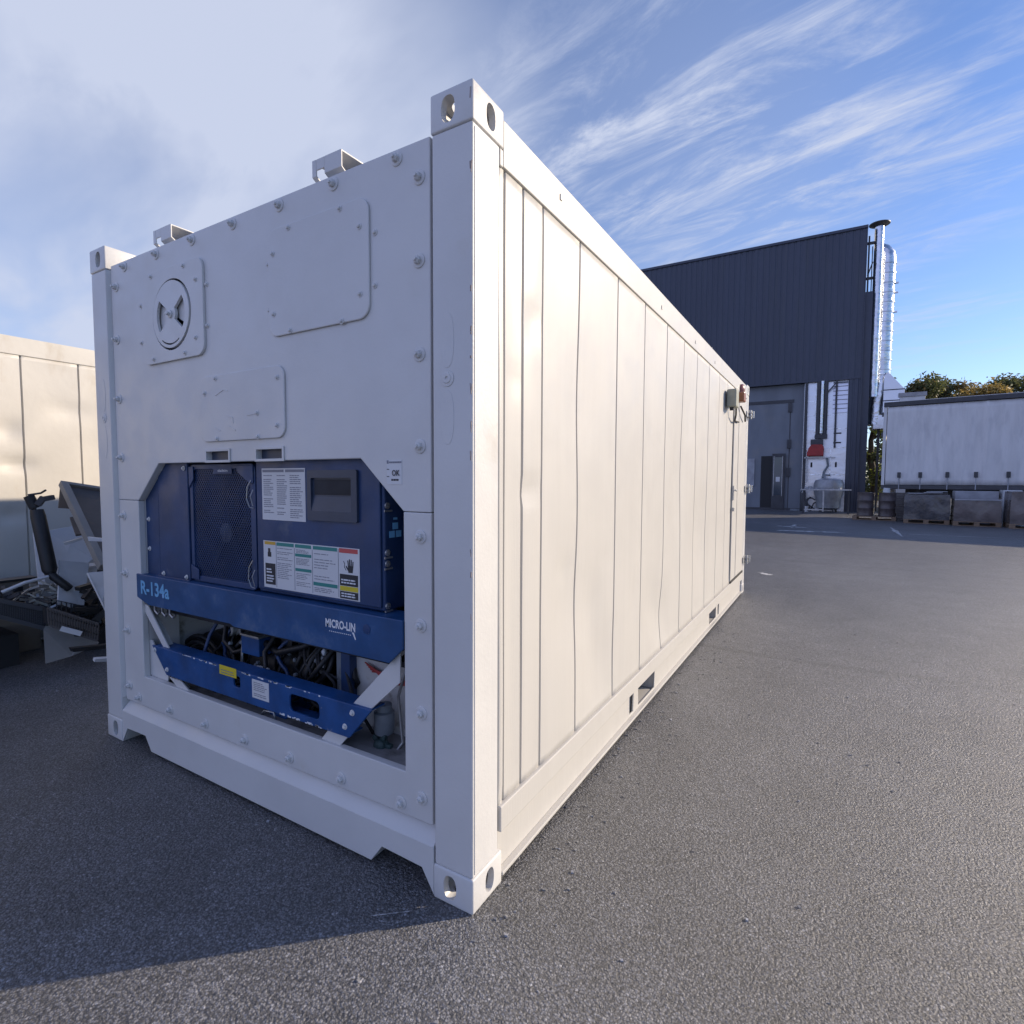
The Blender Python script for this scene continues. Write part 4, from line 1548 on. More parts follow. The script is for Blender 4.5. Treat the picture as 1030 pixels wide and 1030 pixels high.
# ------------------------------------------------------------------ second container, left
X2, YB = -4.86, -4.1
lc = thing('reefer_container', (X2-1.219, YB+3.029, 0), 'cream white container at the left edge, scrap heaped against its side', 'shipping container')
gr2 = [k*0.4+0.467-0.4*11+0.0 for k in range(4, 16)]
gr2 = [g_ for g_ in [YB+0.30]+[0.467+0.4*k for k in range(-10, 4)] if YB+0.2 < g_ < YB+LEN-0.2]
container_shell(lc, X2, YB, 'cream', gr2, seed=4.0, dents=[(0.40, 1.52, 0.12, 0.012, 0.5), (0.36, 1.80, 0.08, 0.010, 1.2), (0.8, 2.0, 0.15, 0.006, 0.6), (0.35, 1.1, 0.1, 0.012, 0.7)], amp=0.004)
bottom_rail(lc, X2, 1, YB, 'cream', pockets=False)
bottom_rail(lc, X2-W, -1, YB, 'cream', pockets=False)
front_sill(lc, X2, YB, 'cream')
b = MB()
b.box(X2-W+0.17, X2-0.17, YB+0.03, YB+0.06, 0.2, 2.48)
b.build('end_wall', 'cream', lc, bevel=0.003)

# ------------------------------------------------------------------ scrap heap between the containers


def sx(px, py, x):
    return at(px, py, 0, x)


def slab(name, pts, th, m, label, cat, nrm=None, bevel=0.003):
    """thin sheet through measured 3-D corner points, given real thickness"""
    pts = [Vector(p) for p in pts]
    n = (pts[1]-pts[0]).cross(pts[2]-pts[0]).normalized()
    if n.x < 0:
        n = -n
    base = Vector((sum(p.x for p in pts)/len(pts), sum(p.y for p in pts)/len(pts), min(p.z for p in pts)))
    b = MB()
    k = len(pts)
    vs = [p-base for p in pts]+[p-base-n*th for p in pts]
    fs = [tuple(range(k)), tuple(range(2*k-1, k-1, -1))]
    for i in range(k):
        j = (i+1) % k
        fs.append((i, i+k, j+k, j))
    b._add(vs, fs)
    o = b.build(name, m, None, bevel=bevel)
    o.location = base
    return tag(o, label, cat)


# flat carton lying along the far container
b = MB()
a, c = sx(-30, 586, -4.66), sx(38, 578, -4.66)
cart = thing('scrap_carton', ((-4.70), (a.y+c.y)/2, 0), 'brown carton with dark slots at the foot of the cream container', 'carton')
b.box(-4.80, -4.66, a.y, c.y, 0.0, 0.60)
b.build('carton_body', 'card', cart, bevel=0.004)
b = MB()
b.box(-4.6595, -4.655, c.y-0.30, c.y-0.10, 0.50, 0.535)
b.box(-4.6595, -4.655, c.y-0.32, c.y-0.12, 0.43, 0.45)
b.box(-4.6595, -4.650, a.y, c.y, 0.585, 0.60)
b.build('carton_slot', 'rubber', cart)

slab('scrap_sheet', [sx(33, 535, -4.5), sx(40, 533, -4.5), sx(46, 588, -4.2), sx(39, 590, -4.2)], 0.03, 'scrapwhite', 'narrow pale scrap strip standing left of the dark pipe', 'scrap sheet')
slab('scrap_sheet', [sx(46, 534, -4.62), sx(78, 528, -4.62), sx(94, 562, -4.5), sx(56, 592, -4.35), sx(50, 570, -4.45)][:4], 0.02, 'scrapwhite', 'large pale scrap panel behind the dark pipe, below the taupe tray', 'scrap sheet')
slab('scrap_sheet', [sx(60, 563, -4.0), sx(90, 566, -4.0), sx(84, 616, -3.86), sx(58, 606, -3.86)], 0.015, 'scrapwhite', 'smooth pale blue-white scrap panel above the wire basket', 'scrap sheet')
slab('scrap_sheet', [sx(88, 576, -3.2), sx(110, 574, -3.2), sx(112, 625, -3.05), sx(104, 608, -3.05)], 0.02, 'scrapwhite', 'pale folded scrap panel with pointed corner touching the main container post', 'scrap sheet')
slab('scrap_lath', [sx(64, 546, -4.3), sx(82, 541, -4.25), sx(83, 543, -4.25), sx(65, 549, -4.3)], 0.02, 'scrapwhite', 'short white lath lying in front of the large scrap panel', 'lath', bevel=0.0)
slab('scrap_lath', [sx(88, 540, -3.4), sx(108, 542, -3.3), sx(108, 545, -3.3), sx(89, 544, -3.4)], 0.02, 'scrapwhite', 'bent white lath lying across the taupe tray', 'lath', bevel=0.0)

# tilted taupe tray with rolled rusty edge
tray = thing('steel_tray', (-4.1, 1.2, 0), 'big taupe steel tray tipped on edge against the scrap heap', 'steel tray')
P1, P2, P3, P4 = sx(63, 487, -4.3), sx(130, 497, -4.3), sx(140, 590, -3.5), sx(103, 572, -3.5)
n = (P2-P1).cross(P3-P1).normalized()
if n.x < 0:
    n = -n
b = MB()
vs = [P1, P2, P3, P4]
b._add(vs+[v-n*0.012 for v in vs], [(0, 1, 2, 3), (7, 6, 5, 4), (0, 4, 5, 1), (1, 5, 6, 2), (2, 6, 7, 3), (3, 7, 4, 0)])
b.build('tray_base', 'taupe', tray)
b = MB()
b.bar(P1+n*0.01, P4+n*0.01, 0.05, 0.05, up=n)
b.bar(P1+n*0.01, P2+n*0.01, 0.03, 0.03, up=n)
b.build('tray_rim', 'taupe_light', tray, bevel=0.004)
q1, q2, q3 = sx(61, 489, -4.34), sx(59, 511, -4.40), sx(73, 512, -4.28)
b = MB()
vs = [q1, q2, q3]
b._add(vs+[v-Vector((0.012, 0, 0)) for v in vs], [(0, 1, 2), (5, 4, 3), (0, 3, 4, 1), (1, 4, 5, 2), (2, 5, 3, 0)])
b.build('tray_flange', 'taupe', tray)

# exhaust silencer standing in the heap
pipe = thing('exhaust_silencer', (-4.05, 0.75, 0), 'long dark exhaust silencer leaning upright out of the scrap heap', 'exhaust pipe')
b = MB()
b.tube([sx(37, 513, -4.15), sx(38.5, 520, -4.14), sx(50, 573, -3.98), sx(51, 577, -3.97)], [0.040, 0.046, 0.046, 0.034], 18)
b.build('silencer_body', 'black', pipe, smooth=40)
b = MB()
b.tube([sx(51, 577, -3.97), sx(55, 581, -3.95), sx(66, 589, -3.9), sx(70, 592, -3.9)], 0.028, 12)
b.tube([sx(63, 589, -3.93), sx(64, 600, -3.93)], 0.02, 10)
b.build('tail_pipe', 'black', pipe, smooth=40)
b = MB()
b.tube([sx(29, 499, -4.18), sx(35, 511, -4.16)], 0.034, 12)
b.build('inlet_pipe', 'black', pipe, smooth=40)
b = MB()
b.tube([sx(28, 498, -4.17), sx(41, 496, -4.15), sx(46, 493, -4.1)], 0.008, 8)
b.bar(sx(43, 502, -4.12), sx(54, 500, -4.12), 0.05, 0.035)
b.bar(sx(38, 508, -4.14), sx(44, 500, -4.12), 0.04, 0.04)
b.bar(sx(31, 512, -4.16), sx(36, 513, -4.16), 0.02, 0.03)
b.build('pipe_bracket', 'trailer_metal', pipe, bevel=0.003)

# perforated bin (left) with tangled scrap in it
bin_ = thing('mesh_bin', (-4.1, 0.2, 0), 'dark mesh-sided scrap bin at the lower left edge of the photo', 'scrap bin')
A0, A1 = sx(-60, 592, -4.1), sx(46, 613, -3.95)
B0, B1 = sx(-60, 604, -4.1), sx(46, 632, -3.95)
b = MB()
for k in range(46):
    t_ = k/45
    p0_, p1_ = A0.lerp(A1, t_), B0.lerp(B1, t_)
    b.bar(p0_, p1_, 0.012, 0.004)
for k in range(9):
    t_ = k/8
    b.bar(A0.lerp(B0, t_), A1.lerp(B1, t_), 0.004, 0.012)
b.bar(A0, A1, 0.03, 0.03)
b.bar(B0, B1, 0.03, 0.03)
b.build('mesh_side', 'trailer_metal', bin_)
b = MB()
b._add([A0-Vector((.02, 0, 0)), A1-Vector((.02, 0, 0)), B1-Vector((.02, 0, 0)), B0-Vector((.02, 0, 0)), A0-Vector((.6, 0, 0)), A1-Vector((.6, 0, 0)), B1-Vector((.6, 0, 0)), B0-Vector((.6, 0, 0))],
       [(0, 1, 2, 3), (7, 6, 5, 4), (3, 2, 6, 7), (1, 5, 6, 2), (0, 3, 7, 4)])
b.build('bin_liner', 'taupe', bin_)
b = MB()
b.box(-4.75, -4.30, -0.9, 0.20, 0, 0.24)  # black block standing in for the shadow below the bin
b.build('bin_shade_block', 'rubber', bin_)
b = MB()
rr = random.Random(4)
for k in range(60):
    t_ = rr.random()
    c_ = A0.lerp(A1, t_)+Vector((-rr.uniform(0.05, 0.5), 0, rr.uniform(-0.04, 0.07)))
    d_ = Vector((rr.uniform(-1, 1), rr.uniform(-1, 1), rr.uniform(-0.3, 0.5)))*0.12
    b.bar(c_-d_, c_+d_, rr.uniform(0.01, 0.03), rr.uniform(0.008, 0.03))
tag(b.build('scrap_offcuts', 'trailer_metal', None), 'tangle of metal offcuts filling the mesh-sided bin', 'scrap metal', kind='stuff')
b = MB()
for k in range(26):
    c_ = sx(rr.uniform(24, 70), rr.uniform(588, 606), -4.05)
    d_ = Vector((rr.uniform(-.3, .3), rr.uniform(-1, 1), rr.uniform(-0.5, 0.5)))*0.10
    b.bar(c_-d_, c_+d_, rr.uniform(0.008, 0.02), rr.uniform(0.008, 0.02))
tag(b.build('scrap_rods', 'steel', None), 'loose bright rods and clips on top of the heap behind the wire basket', 'scrap metal', kind='stuff')

# wire basket and perforated grating, beige guard below
bas = thing('wire_basket', (-3.9, 1.0, 0), 'dark wire basket standing in the scrap heap below the pale panel', 'wire basket')
b = MB()
c0, c1, d0, d1 = sx(57, 604, -3.85), sx(90, 611, -3.85), sx(57, 622, -3.85), sx(90, 634, -3.85)
for k in range(8):
    t_ = k/7
    b.bar(c0.lerp(c1, t_), d0.lerp(d1, t_), 0.006, 0.006)
    b.bar(c0.lerp(c1, t_)-Vector((.3, 0, 0)), c0.lerp(c1, t_), 0.006, 0.006)
for k in range(5):
    t_ = k/4
    b.bar(c0.lerp(d0, t_), c1.lerp(d1, t_), 0.006, 0.006)
    b.bar(c0.lerp(d0, t_)-Vector((.3, 0, 0)), c1.lerp(d1, t_)-Vector((.3, 0, 0)), 0.006, 0.006)
b.build('basket_wires', 'trailer_metal', bas)
gt = thing('floor_grating', (-3.8, 1.0, 0), 'black perforated grating with white strip lying on the heap', 'grating')
e0, e1, f0, f1 = sx(48, 612, -3.8), sx(99, 628, -3.65), sx(49, 628, -3.8), sx(98, 644, -3.65)
b = MB()
for k in range(20):
    t_ = k/19
    b.bar(e0.lerp(e1, t_), f0.lerp(f1, t_), 0.018, 0.006)
for t_ in (0, 0.33, 0.5, 0.8, 1):
    b.bar(e0.lerp(f0, t_), e1.lerp(f1, t_), 0.008, 0.022)
b.build('grating_bars', 'taupe', gt)
b = MB()
b._add([e0-Vector((.05, 0, 0)), e1-Vector((.05, 0, 0)), f1-Vector((.05, 0, 0)), f0-Vector((.05, 0, 0)), e0-Vector((.09, 0, 0)), e1-Vector((.09, 0, 0)), f1-Vector((.09, 0, 0)), f0-Vector((.09, 0, 0))],
       [(0, 1, 2, 3), (7, 6, 5, 4), (0, 4, 5, 1), (1, 5, 6, 2), (2, 6, 7, 3), (3, 7, 4, 0)])
b.build('grating_back', 'rubber', gt)
b = MB()
b.bar(sx(61, 632, -3.72), sx(82, 637.5, -3.67), 0.01, 0.035)
b.build('white_strip', 'label', gt)
slab('sheet_guard', [sx(46, 629, -3.88), sx(98, 645, -3.78), sx(100, 646, -3.76), sx(75, 656, -3.80), sx(48, 664, -3.92)], 0.03, 'taupe_light', 'beige metal guard standing on the asphalt under the grating', 'metal guard')
slab('dark_bar', [sx(72, 652, -3.4), sx(112, 648, -3.4), sx(112, 652, -3.4), sx(74, 656, -3.4)], 0.05, 'black', 'dark round-ended bar lying across the beige guard towards the container', 'bar')
slab('ground_strip', [sx(94, 661, -3.3), sx(112, 660, -3.3), sx(112, 662.5, -3.25), sx(96, 663, -3.25)], 0.02, 'scrapwhite', 'small pale offcut on the asphalt beside the container corner', 'offcut', bevel=0)
tag(slab('scrap_board', [sx(70, 520, -4.5), sx(100, 516, -4.45), sx(104, 534, -4.3), sx(76, 538, -4.35)], 0.02, 'oldwood', 'weathered board wedged under the taupe tray', 'board'))
b = MB()
for k in range(34):
    c_ = sx(rr.uniform(84, 106), rr.uniform(590, 640), rr.uniform(-4.2, -3.7))
    d_ = Vector((rr.uniform(-.5, .5), rr.uniform(-1, 1), rr.uniform(-0.6, 0.6)))*0.10
    b.bar(c_-d_, c_+d_, rr.uniform(0.02, 0.06), rr.uniform(0.015, 0.05))
tag(b.build('dark_scrap', 'black', None), 'black jumbled scrap filling the gap beside the container post', 'scrap metal', kind='stuff')
bp_ = sx(78, 600, -4.25)
b = MB()
b.lathe((bp_.x, bp_.y, bp_.z-0.05), [(0.10, 0), (0.135, 0.28), (0.142, 0.285), (0.142, 0.30), (0.13, 0.30), (0.095, 0.02)], 24)
tag(b.build('bucket', 'label', None, smooth=40), 'white plastic bucket wedged in the scrap heap behind the wire basket', 'bucket')
rr = random.Random(58)
for k, (px, py, m, lab) in enumerate(((24, 590, 'scrapwhite', 'bent pale strip lying on the mesh-sided bin'), (70, 606, 'steel', 'thin bright tube sticking out of the wire basket'), (95, 596, 'taupe_light', 'beige strip leaning beside the container post'))):
    c_ = sx(px, py, -3.95)
    b = MB()
    b.tube([c_-Vector((0, .12, .02)), c_+Vector((0.02, 0, .03)), c_+Vector((0, .14, 0.05+0.03*k))], 0.012, 6)
    tag(b.build('scrap_strip', m, None), lab, 'scrap strip')
# dark base of the heap
b = MB()
b.box(-4.75, -4.25, 0.55, 2.4, 0.0, 0.42)
b.box(-4.6, -4.3, 0.8, 2.2, 0.42, 0.62)
tag(b.build('machine_frame', 'darkbox', None, bevel=0.02), 'black machine frame buried under the scrap heap', 'machine frame')

# ------------------------------------------------------------------ industrial building
D = 28.9
bld = thing('industrial_building', (-7.0, 40.0, 0), 'tall anthracite clad factory building with grey recessed wall', 'building')
ZT, ZC, XR = 13.05, 6.30, 1.86


def corrugated(b, x0, x1, z0, z1, y, p=0.27, d=0.018):
    pr = []
    x = x0
    while x < x1-0.001:
        for (dx_, dd) in ((0, 0), (p*0.55, 0), (p*0.65, d), (p*0.9, d)):
            if x+dx_ < x1:
                pr.append((x+dx_, y+dd))
        x += p
    pr.append((x1, y))
    vs = [(u, w, z0) for u, w in pr]+[(u, w, z1) for u, w in pr]
    k = len(pr)
    b._add(vs, [(i, i+1, i+1+k, i+k) for i in range(k-1)])
    b._add([(u, w, z0) for u, w in pr]+[(x1, y+0.15, z0), (x0, y+0.15, z0)], [tuple(range(k+2))])


b = MB()
corrugated(b, -18, XR, ZC, ZT, D)
b.build('cladding_wall', 'clad', bld)
b = MB()
corrugated(b, 1.40, XR, 0, ZC, D+0.01, 0.23)
b.build('cladding_pier', 'clad', bld)
b = MB()
b.box(-18.05, XR+0.05, D-0.06, D+22, ZT, ZT+0.12)
b.box(-18, XR, D-0.02, D+0.16, ZC-0.06, ZC-0.002)
b.box(XR+0.001, XR+0.04, D-0.03, D+0.16, 0, ZT)
b.build('roof_trim', 'clad', bld)
b = MB()
b.box(-18, XR-0.001, D+0.5, D+21.9, 0, ZT-0.01)
b.box(1.38, XR-0.002, D+0.165, D+0.5, 0, ZT-0.02)
b.build('building_core', 'clad', bld)
b = MB()
b.box(-18, -0.45, D+0.30, D+0.48, 0, ZC-0.065)
w = b.build('grey_wall', 'greywall', bld)
b = MB()
for x in (-1.05, -3.3, -5.2):
    b.box(x-0.02, x+0.02, D+0.285, D+0.299, 0.1, 5.5)
b.box(-6.0, -0.9, D+0.27, D+0.298, 5.35, 5.50)
for z in (5.1, 3.3, 1.9):
    b.box(-1.15, -0.98, D+0.22, D+0.284, z-0.22, z+0.22)
b.box(-18, -0.45, D+0.18, D+0.299, 0, 0.10)
b.build('sliding_door_frame', 'trailer_metal', w)
# pale notice board edge seen beside the container
b = MB()
b.box(-3.1, -2.62, D+0.24, D+0.297, 1.2, 2.6)
b.build('pale_board', 'greyload', w)
door = MB()
dx0, dx1 = at(777, 456, 1, D+.2).x, at(790, 456, 1, D+.2).x
door.box(dx0, dx1, D+0.16, D+0.24, 0.05, 2.83)
dd = door.build('glazed_door', 'trailer_metal', bld, bevel=0.01)
b = MB()
b.box(dx0+0.10, dx1-0.10, D+0.15, D+0.159, 0.75, 2.65)
b.build('door_glass', 'glass', dd)
b = MB()
b.box(dx0+0.07, dx0+0.095, D+0.14, D+0.158, 0.7, 2.7)
b.box(dx1-0.125, dx1-0.10, D+0.14, D+0.158, 0.7, 2.7)
b.build('door_bead', 'steel', dd)
b = MB()
b.box((dx0+dx1)/2-0.10, (dx0+dx1)/2+0.08, D+0.138, D+0.149, 1.42, 1.66)
b.build('door_notice', 'label', dd)
b = MB()
b.box(dx0-0.52, dx0-0.01, D+0.27, D+0.298, 0.05, 2.72)
b.build('dark_doorway', 'rubber', w)
b = MB()
b.box(-0.9, -0.48, D-0.3, D+0.17, 0.0, 0.08)
b.build('door_step', 'greypart', bld)

# aluminium-clad bay: sheets, slots, seams
b = MB()
b.box(-0.45, 1.378, D+0.22, D+0.40, 0.0, ZC-0.065)
ab = b.build('aluminium_bay', 'foil', bld)
b = MB()
for z in (1.75, 3.05, 3.95, 4.62, 5.3):
    b.box(-0.44, 1.37, D+0.205, D+0.2195, z, z+0.035)
for x in (0.72, -0.30):
    b.box(x, x+0.04, D+0.204, D+0.2192, 0.1, 3.0)
b.box(0.02, 0.06, D+0.20, D+0.2192, 3.1, ZC-0.1)
b.build('sheet_seam', 'duct', ab)
b = MB()
for (x, z, a_) in ((1.0, 3.75, 0), (1.0, 3.3, 0), (0.98, 2.25, 1), (-0.05, 2.25, 1)):
    if a_:
        b.box(x-0.04, x+0.04, D+0.19, D+0.2193, z-0.12, z+0.12)
    else:
        b.box(x-0.16, x+0.16, D+0.19, D+0.2193, z-0.03, z+0.03)
b.build('bay_slots', 'rubber', ab)
b = MB()
for k in range(7):
    z = 4.72+0.21*k
    b._add([(0.76, D+0.150, z), (1.37, D+0.150, z), (1.37, D+0.199, z+0.20), (0.76, D+0.199, z+0.20), (0.76, D+0.2035, z), (1.37, D+0.2035, z), (1.37, D+0.2035, z+0.20), (0.76, D+0.2035, z+0.20)],
           [(0, 1, 2, 3), (0, 4, 5, 1), (3, 2, 6, 7), (0, 3, 7, 4), (1, 5, 6, 2), (7, 6, 5, 4)])
b.build('lapped_sheets', 'foil', ab)

# pipes running down the bay
vp_ = thing('flue_pipes', (0.3, D, 0), 'pair of dark vertical flue pipes hanging down over the silver bay', 'flue pipes')
b = MB()
b.tube([(0.18, D-0.02, 3.62), (0.18, D-0.02, ZC-0.07)], 0.10, 14)
b.tube([(0.46, D-0.02, 3.62), (0.46, D-0.02, ZC-0.07)], 0.10, 14)
b.box(0.06, 0.58, D-0.14, D+0.12, 3.50, 3.70)
b.build('dark_flue', 'trailer_metal', vp_, smooth=40)
b = MB()
b.tube([(0.32, D-0.11, 3.75), (0.32, D-0.11, ZC-0.07)], 0.07, 14)
b.build('bright_flue', 'duct', vp_, smooth=40)
b = MB()
b.box(0.86, 0.94, D-0.02, D+0.10, 3.05, ZC-0.07)
b.bar((0.90, D, 6.15), (0.45, D, 5.6), 0.05, 0.05)
tag(b.build('steel_upright', 'trailer_metal', None), 'slim dark steel upright in the silver bay, right of the flue pipes', 'steel post')
b = MB()
b.box(-0.42, -0.30, D-0.05, D+0.10, 0.0, ZC-0.07)
tag(b.build('steel_upright', 'trailer_metal', None), 'dark steel upright between the grey wall and the silver bay', 'steel post')

# red fan housing
rh = thing('fan_housing', (0.16, D, 0), 'red boxy fan housing with dark lid on the silver bay', 'fan housing')
b = MB()
b.plate([(-0.24, 2.66), (0.46, 2.66), (0.46, 3.08), (0.38, 3.20), (-0.06, 3.20), (-0.18, 3.02), (-0.24, 2.80)], [], 1, D-0.45, D+0.14)
b.build('housing_body', 'red', rh, bevel=0.02)
b = MB()
b.box(-0.10, 0.42, D-0.40, D+0.12, 3.185, 3.45)
b.build('housing_lid', 'trailer_metal', rh, bevel=0.02)
b = MB()
b.bar((-0.35, D-0.2, 2.58), (0.95, D-0.2, 2.58), 0.06, 0.05)
b.bar((-0.25, D-0.2, 2.6), (-0.25, D-0.2, 1.4), 0.06, 0.06)
b.build('housing_bracket', 'steel', rh)
b = MB()
b.tube([(0.60, D-0.15, 2.58), (0.66, D-0.15, 2.2), (0.50, D-0.15, 1.9), (0.45, D-0.15, 1.6), (0.62, D-0.15, 1.35), (0.8, D-0.2, 1.2)], 0.05, 10)
b.build('flexible_hose', 'greypart', rh, smooth=50)

# rounded tank
tk = thing('steel_tank', (0.72, D-0.65, 0), 'squat grey rounded tank behind the steel work table', 'tank')
b = MB()
b.lathe((0.72, D-0.65, 0.12), [(0.30, 0), (0.50, 0.08), (0.52, 0.5), (0.60, 0.75), (0.62, 0.95), (0.62, 1.22), (0.55, 1.38), (0.30, 1.46)], 28)
b.build('tank_shell', 'tank', tk, smooth=40)
b = MB()
for a_ in (0.6, 2.2, 3.8, 5.2):
    b.bar((0.72+0.4*math.cos(a_), D-0.65+0.4*math.sin(a_), 0), (0.72+0.4*math.cos(a_), D-0.65+0.4*math.sin(a_), 0.16), 0.06, 0.06)
b.build('tank_foot', 'trailer_metal', tk)
b = MB()
b.tube([(0.3, D-1.1, 1.0), (0.0, D-1.2, 1.2), (-0.2, D-1.2, 1.15), (-0.35, D-1.1, 0.9)], 0.035, 8)
b.tube([(0.55, D-0.65, 1.55), (0.55, D-0.5, 1.75), (0.75, D-.2, 1.75)], 0.04, 8)
b.build('tank_pipe', 'steel', tk, smooth=50)

# work table
tt = thing('work_table', (0.62, 26.6, 0), 'steel work table with cluttered top in front of the silver bay', 'table')
b = MB()
b.box(-0.35, 1.60, 26.25, 27.05, 1.04, 1.09)
b.build('tabletop', 'steel', tt, bevel=0.005)
for x in (-0.25, 1.48):
    for y in (26.32, 26.98):
        b = MB()
        b.box(x, x+0.06, y, y+0.06, 0, 1.038)
        b.build('leg', 'trailer_metal', tt)
b = MB()
b.box(-0.19, 0.55, 26.30, 26.36, 0.16, 0.21)
b.box(0.52, 0.58, 26.32, 26.38, 0.10, 1.038)
b.build('cross_rail', 'steel', tt)
b = MB()
rr = random.Random(14)
for k in range(26):
    x, y, s = rr.uniform(-0.3, 1.2), rr.uniform(26.3, 26.95), rr.uniform(0.03, 0.10)
    b.box(x, x+s*1.4, y, y+s, 1.0905, 1.0905+s*rr.uniform(.4, 1.0), rot=Matrix.Rotation(rr.uniform(0, 1.5), 3, 'Z'), org=(x, y, 1.09))
tag(b.build('table_clutter', 'greyload', None), 'small metal oddments heaped on the steel work table', 'oddments', kind='stuff')
# small gas bottle, bucket at the bay's left
b = MB()
b.lathe((-0.35, D-0.35, 0), [(0.10, 0), (0.12, 0.04), (0.12, 0.9), (0.05, 1.05), (0.03, 1.15)], 14)
tag(b.build('gas_cylinder', 'trailer_metal', None, smooth=40), 'slim dark gas cylinder beside the grey wall corner', 'gas cylinder')
b = MB()
b.lathe((-0.18, D-0.9, 0), [(0.10, 0), (0.13, 0.26), (0.12, 0.265), (0.09, 0.03)], 16)
tag(b.build('bucket', 'label', None, smooth=40), 'small white bucket left of the table legs', 'bucket')
b = MB()
for k in range(9):
    a_ = rr.uniform(0, 6)
    b.tube([(0.0+0.25*math.cos(a_), D-0.7, 0.35+0.3*math.sin(a_)), (0.15*math.cos(a_+1), D-0.8, 0.5+0.2*math.sin(a_+1)), (0.25*math.cos(a_+2.2), D-0.75, 0.3+0.25*math.sin(a_+2.2))], 0.03, 7)
tag(b.build('coiled_hose', 'trailer_metal', None), 'tangled dark hose heaped between gas cylinder and grey tank', 'hose')

# ------------------------------------------------------------------ chimney and ducts on the building's right side
ch = thing('chimney_pipe', (2.3, D+0.6, 0), 'slim steel chimney with flat rain cap at the building corner', 'chimney')
Yc = D+0.5
c_top, c_bot = at(883.5, 224, 1, Yc), at(883, 386, 1, Yc)
b = MB()
b.tube([(2.36, Yc, c_bot.z-0.6), (2.36, Yc, c_top.z-0.12)], 0.185, 18)
b.build('chimney_tube', 'duct', ch, smooth=40)
b = MB()
b.lathe((2.36, Yc, c_top.z-0.10), [(0.19, -0.1), (0.38, -0.02), (0.42, 0.0), (0.42, 0.035), (0.05, 0.07)], 22)
b.build('rain_cap', 'trailer_metal', ch, smooth=30)
b = MB()
for z in (12.5, 10.9):
    b.box(XR+0.042, 2.23, Yc-0.06, Yc+0.06, z-0.05, z+0.05)
b.bar((1.98, Yc-0.1, 10.2), (1.98, Yc-0.1, 12.8), 0.07, 0.05)
b.bar((2.12, Yc-0.1, 10.2), (2.12, Yc-0.1, 12.3), 0.04, 0.04)
b.bar((1.96, Yc-0.1, 11.0), (2.15, Yc-0.1, 11.6), 0.05, 0.05)
b.build('wall_bracket', 'trailer_metal', ch)
b = MB()
b.box(1.905, 2.20, Yc-0.35, Yc+0.2, 0.0, 10.2)
tag(b.build('corner_riser', 'clad', None), 'dark boxed riser running up beside the building corner', 'riser')

dc = thing('exhaust_duct', (2.8, D+1.2, 0), 'wide silver extraction duct with curved top beside the chimney', 'duct')
Yd = D+1.5
zt = at(890, 243, 1, Yd).z
b = MB()
pts = []
for k in range(9):
    a_ = PI*k/8*0.5
    pts.append((2.52-0.30*math.cos(0)+0.62*math.sin(a_)*0.62, Yd+0.62*(1-math.sin(a_)), zt-0.42+0.34*math.cos(a_)))
pts = [(2.30, Yd, zt-0.42), (2.44, Yd, zt-0.40), (2.58, Yd, zt-0.47), (2.68, Yd, zt-0.65), (2.71, Yd, zt-0.90)]
zb0 = at(890, 385, 1, Yd).z
k = 0
z = zt-1.1
segs = list(pts)
while z > zb0:
    segs.append((2.71-0.002*k, Yd, z))
    z -= 0.45
    k += 1
segs += [(2.68, Yd, zb0-0.35), (2.56, Yd, zb0-0.8), (2.52, Yd, zb0-1.3), (2.50, Yd, zb0-2.0)]
b.tube(segs, [0.36]*3+[0.40]*(len(segs)-7)+[0.42]*4, 22)
b.build('duct_tube', 'duct', dc, smooth=45)
for i in range(5, len(segs)-4, 1):
    b = MB()
    x, y, z = segs[i]
    b.tube([(x, y, z-0.025), (x, y, z+0.025)], 0.430, 22)
    if i in (7, 8, 10):
        b.box(x+0.38, x+0.54, y-0.05, y+0.05, z-0.03, z+0.03)
    b.build('duct_flange', 'foil', dc, smooth=40)
hp = thing('duct_hopper', (3.0, D+1.5, 0), 'faceted silver hopper box joining the duct above the trailer', 'duct hopper')
zz1, zz2, zz3 = at(890, 376, 1, Yd).z, at(905, 393, 1, Yd).z, at(905, 412, 1, Yd).z
b = MB()
b.plate([(2.95, zz1), (3.62, zz2), (3.62, zz3-0.2), (2.80, zz3-0.2), (2.80, zz1-0.2)], [], 1, Yd-0.55, Yd+0.6)
b.build('hopper_shell', 'foil', hp, bevel=0.01)
b = MB()
b.box(2.45, 3.05, Yd-0.4, Yd+0.5, zz3-0.9, zz3-0.25)
b.build('hopper_outlet', 'foil', hp, bevel=0.01)
b = MB()
for z in (zz2, zz2-0.5):
    b.box(2.79, 3.64, Yd-0.575, Yd-0.551, z-0.02, z+0.02)
b.bar((3.2, Yd, 0), (3.2, Yd, zz3-0.2), 0.1, 0.1)
b.bar((2.7, Yd, 0), (2.7, Yd, zz3-0.9), 0.1, 0.1)
b.build('hopper_frame', 'trailer_metal', hp)

# ------------------------------------------------------------------ curtain-sided trailer
TA = math.atan2(-0.63, 3.86)
tr_ = thing('curtain_trailer', (2.47, 23.45, 0), 'long white curtain-sided trailer parked behind the wrapped pallets', 'trailer')


def tb(b, u0, u1, v0, v1, z0, z1):
    b.box(2.47+u0, 2.47+u1, 23.45+v0, 23.45+v1, z0, z1)


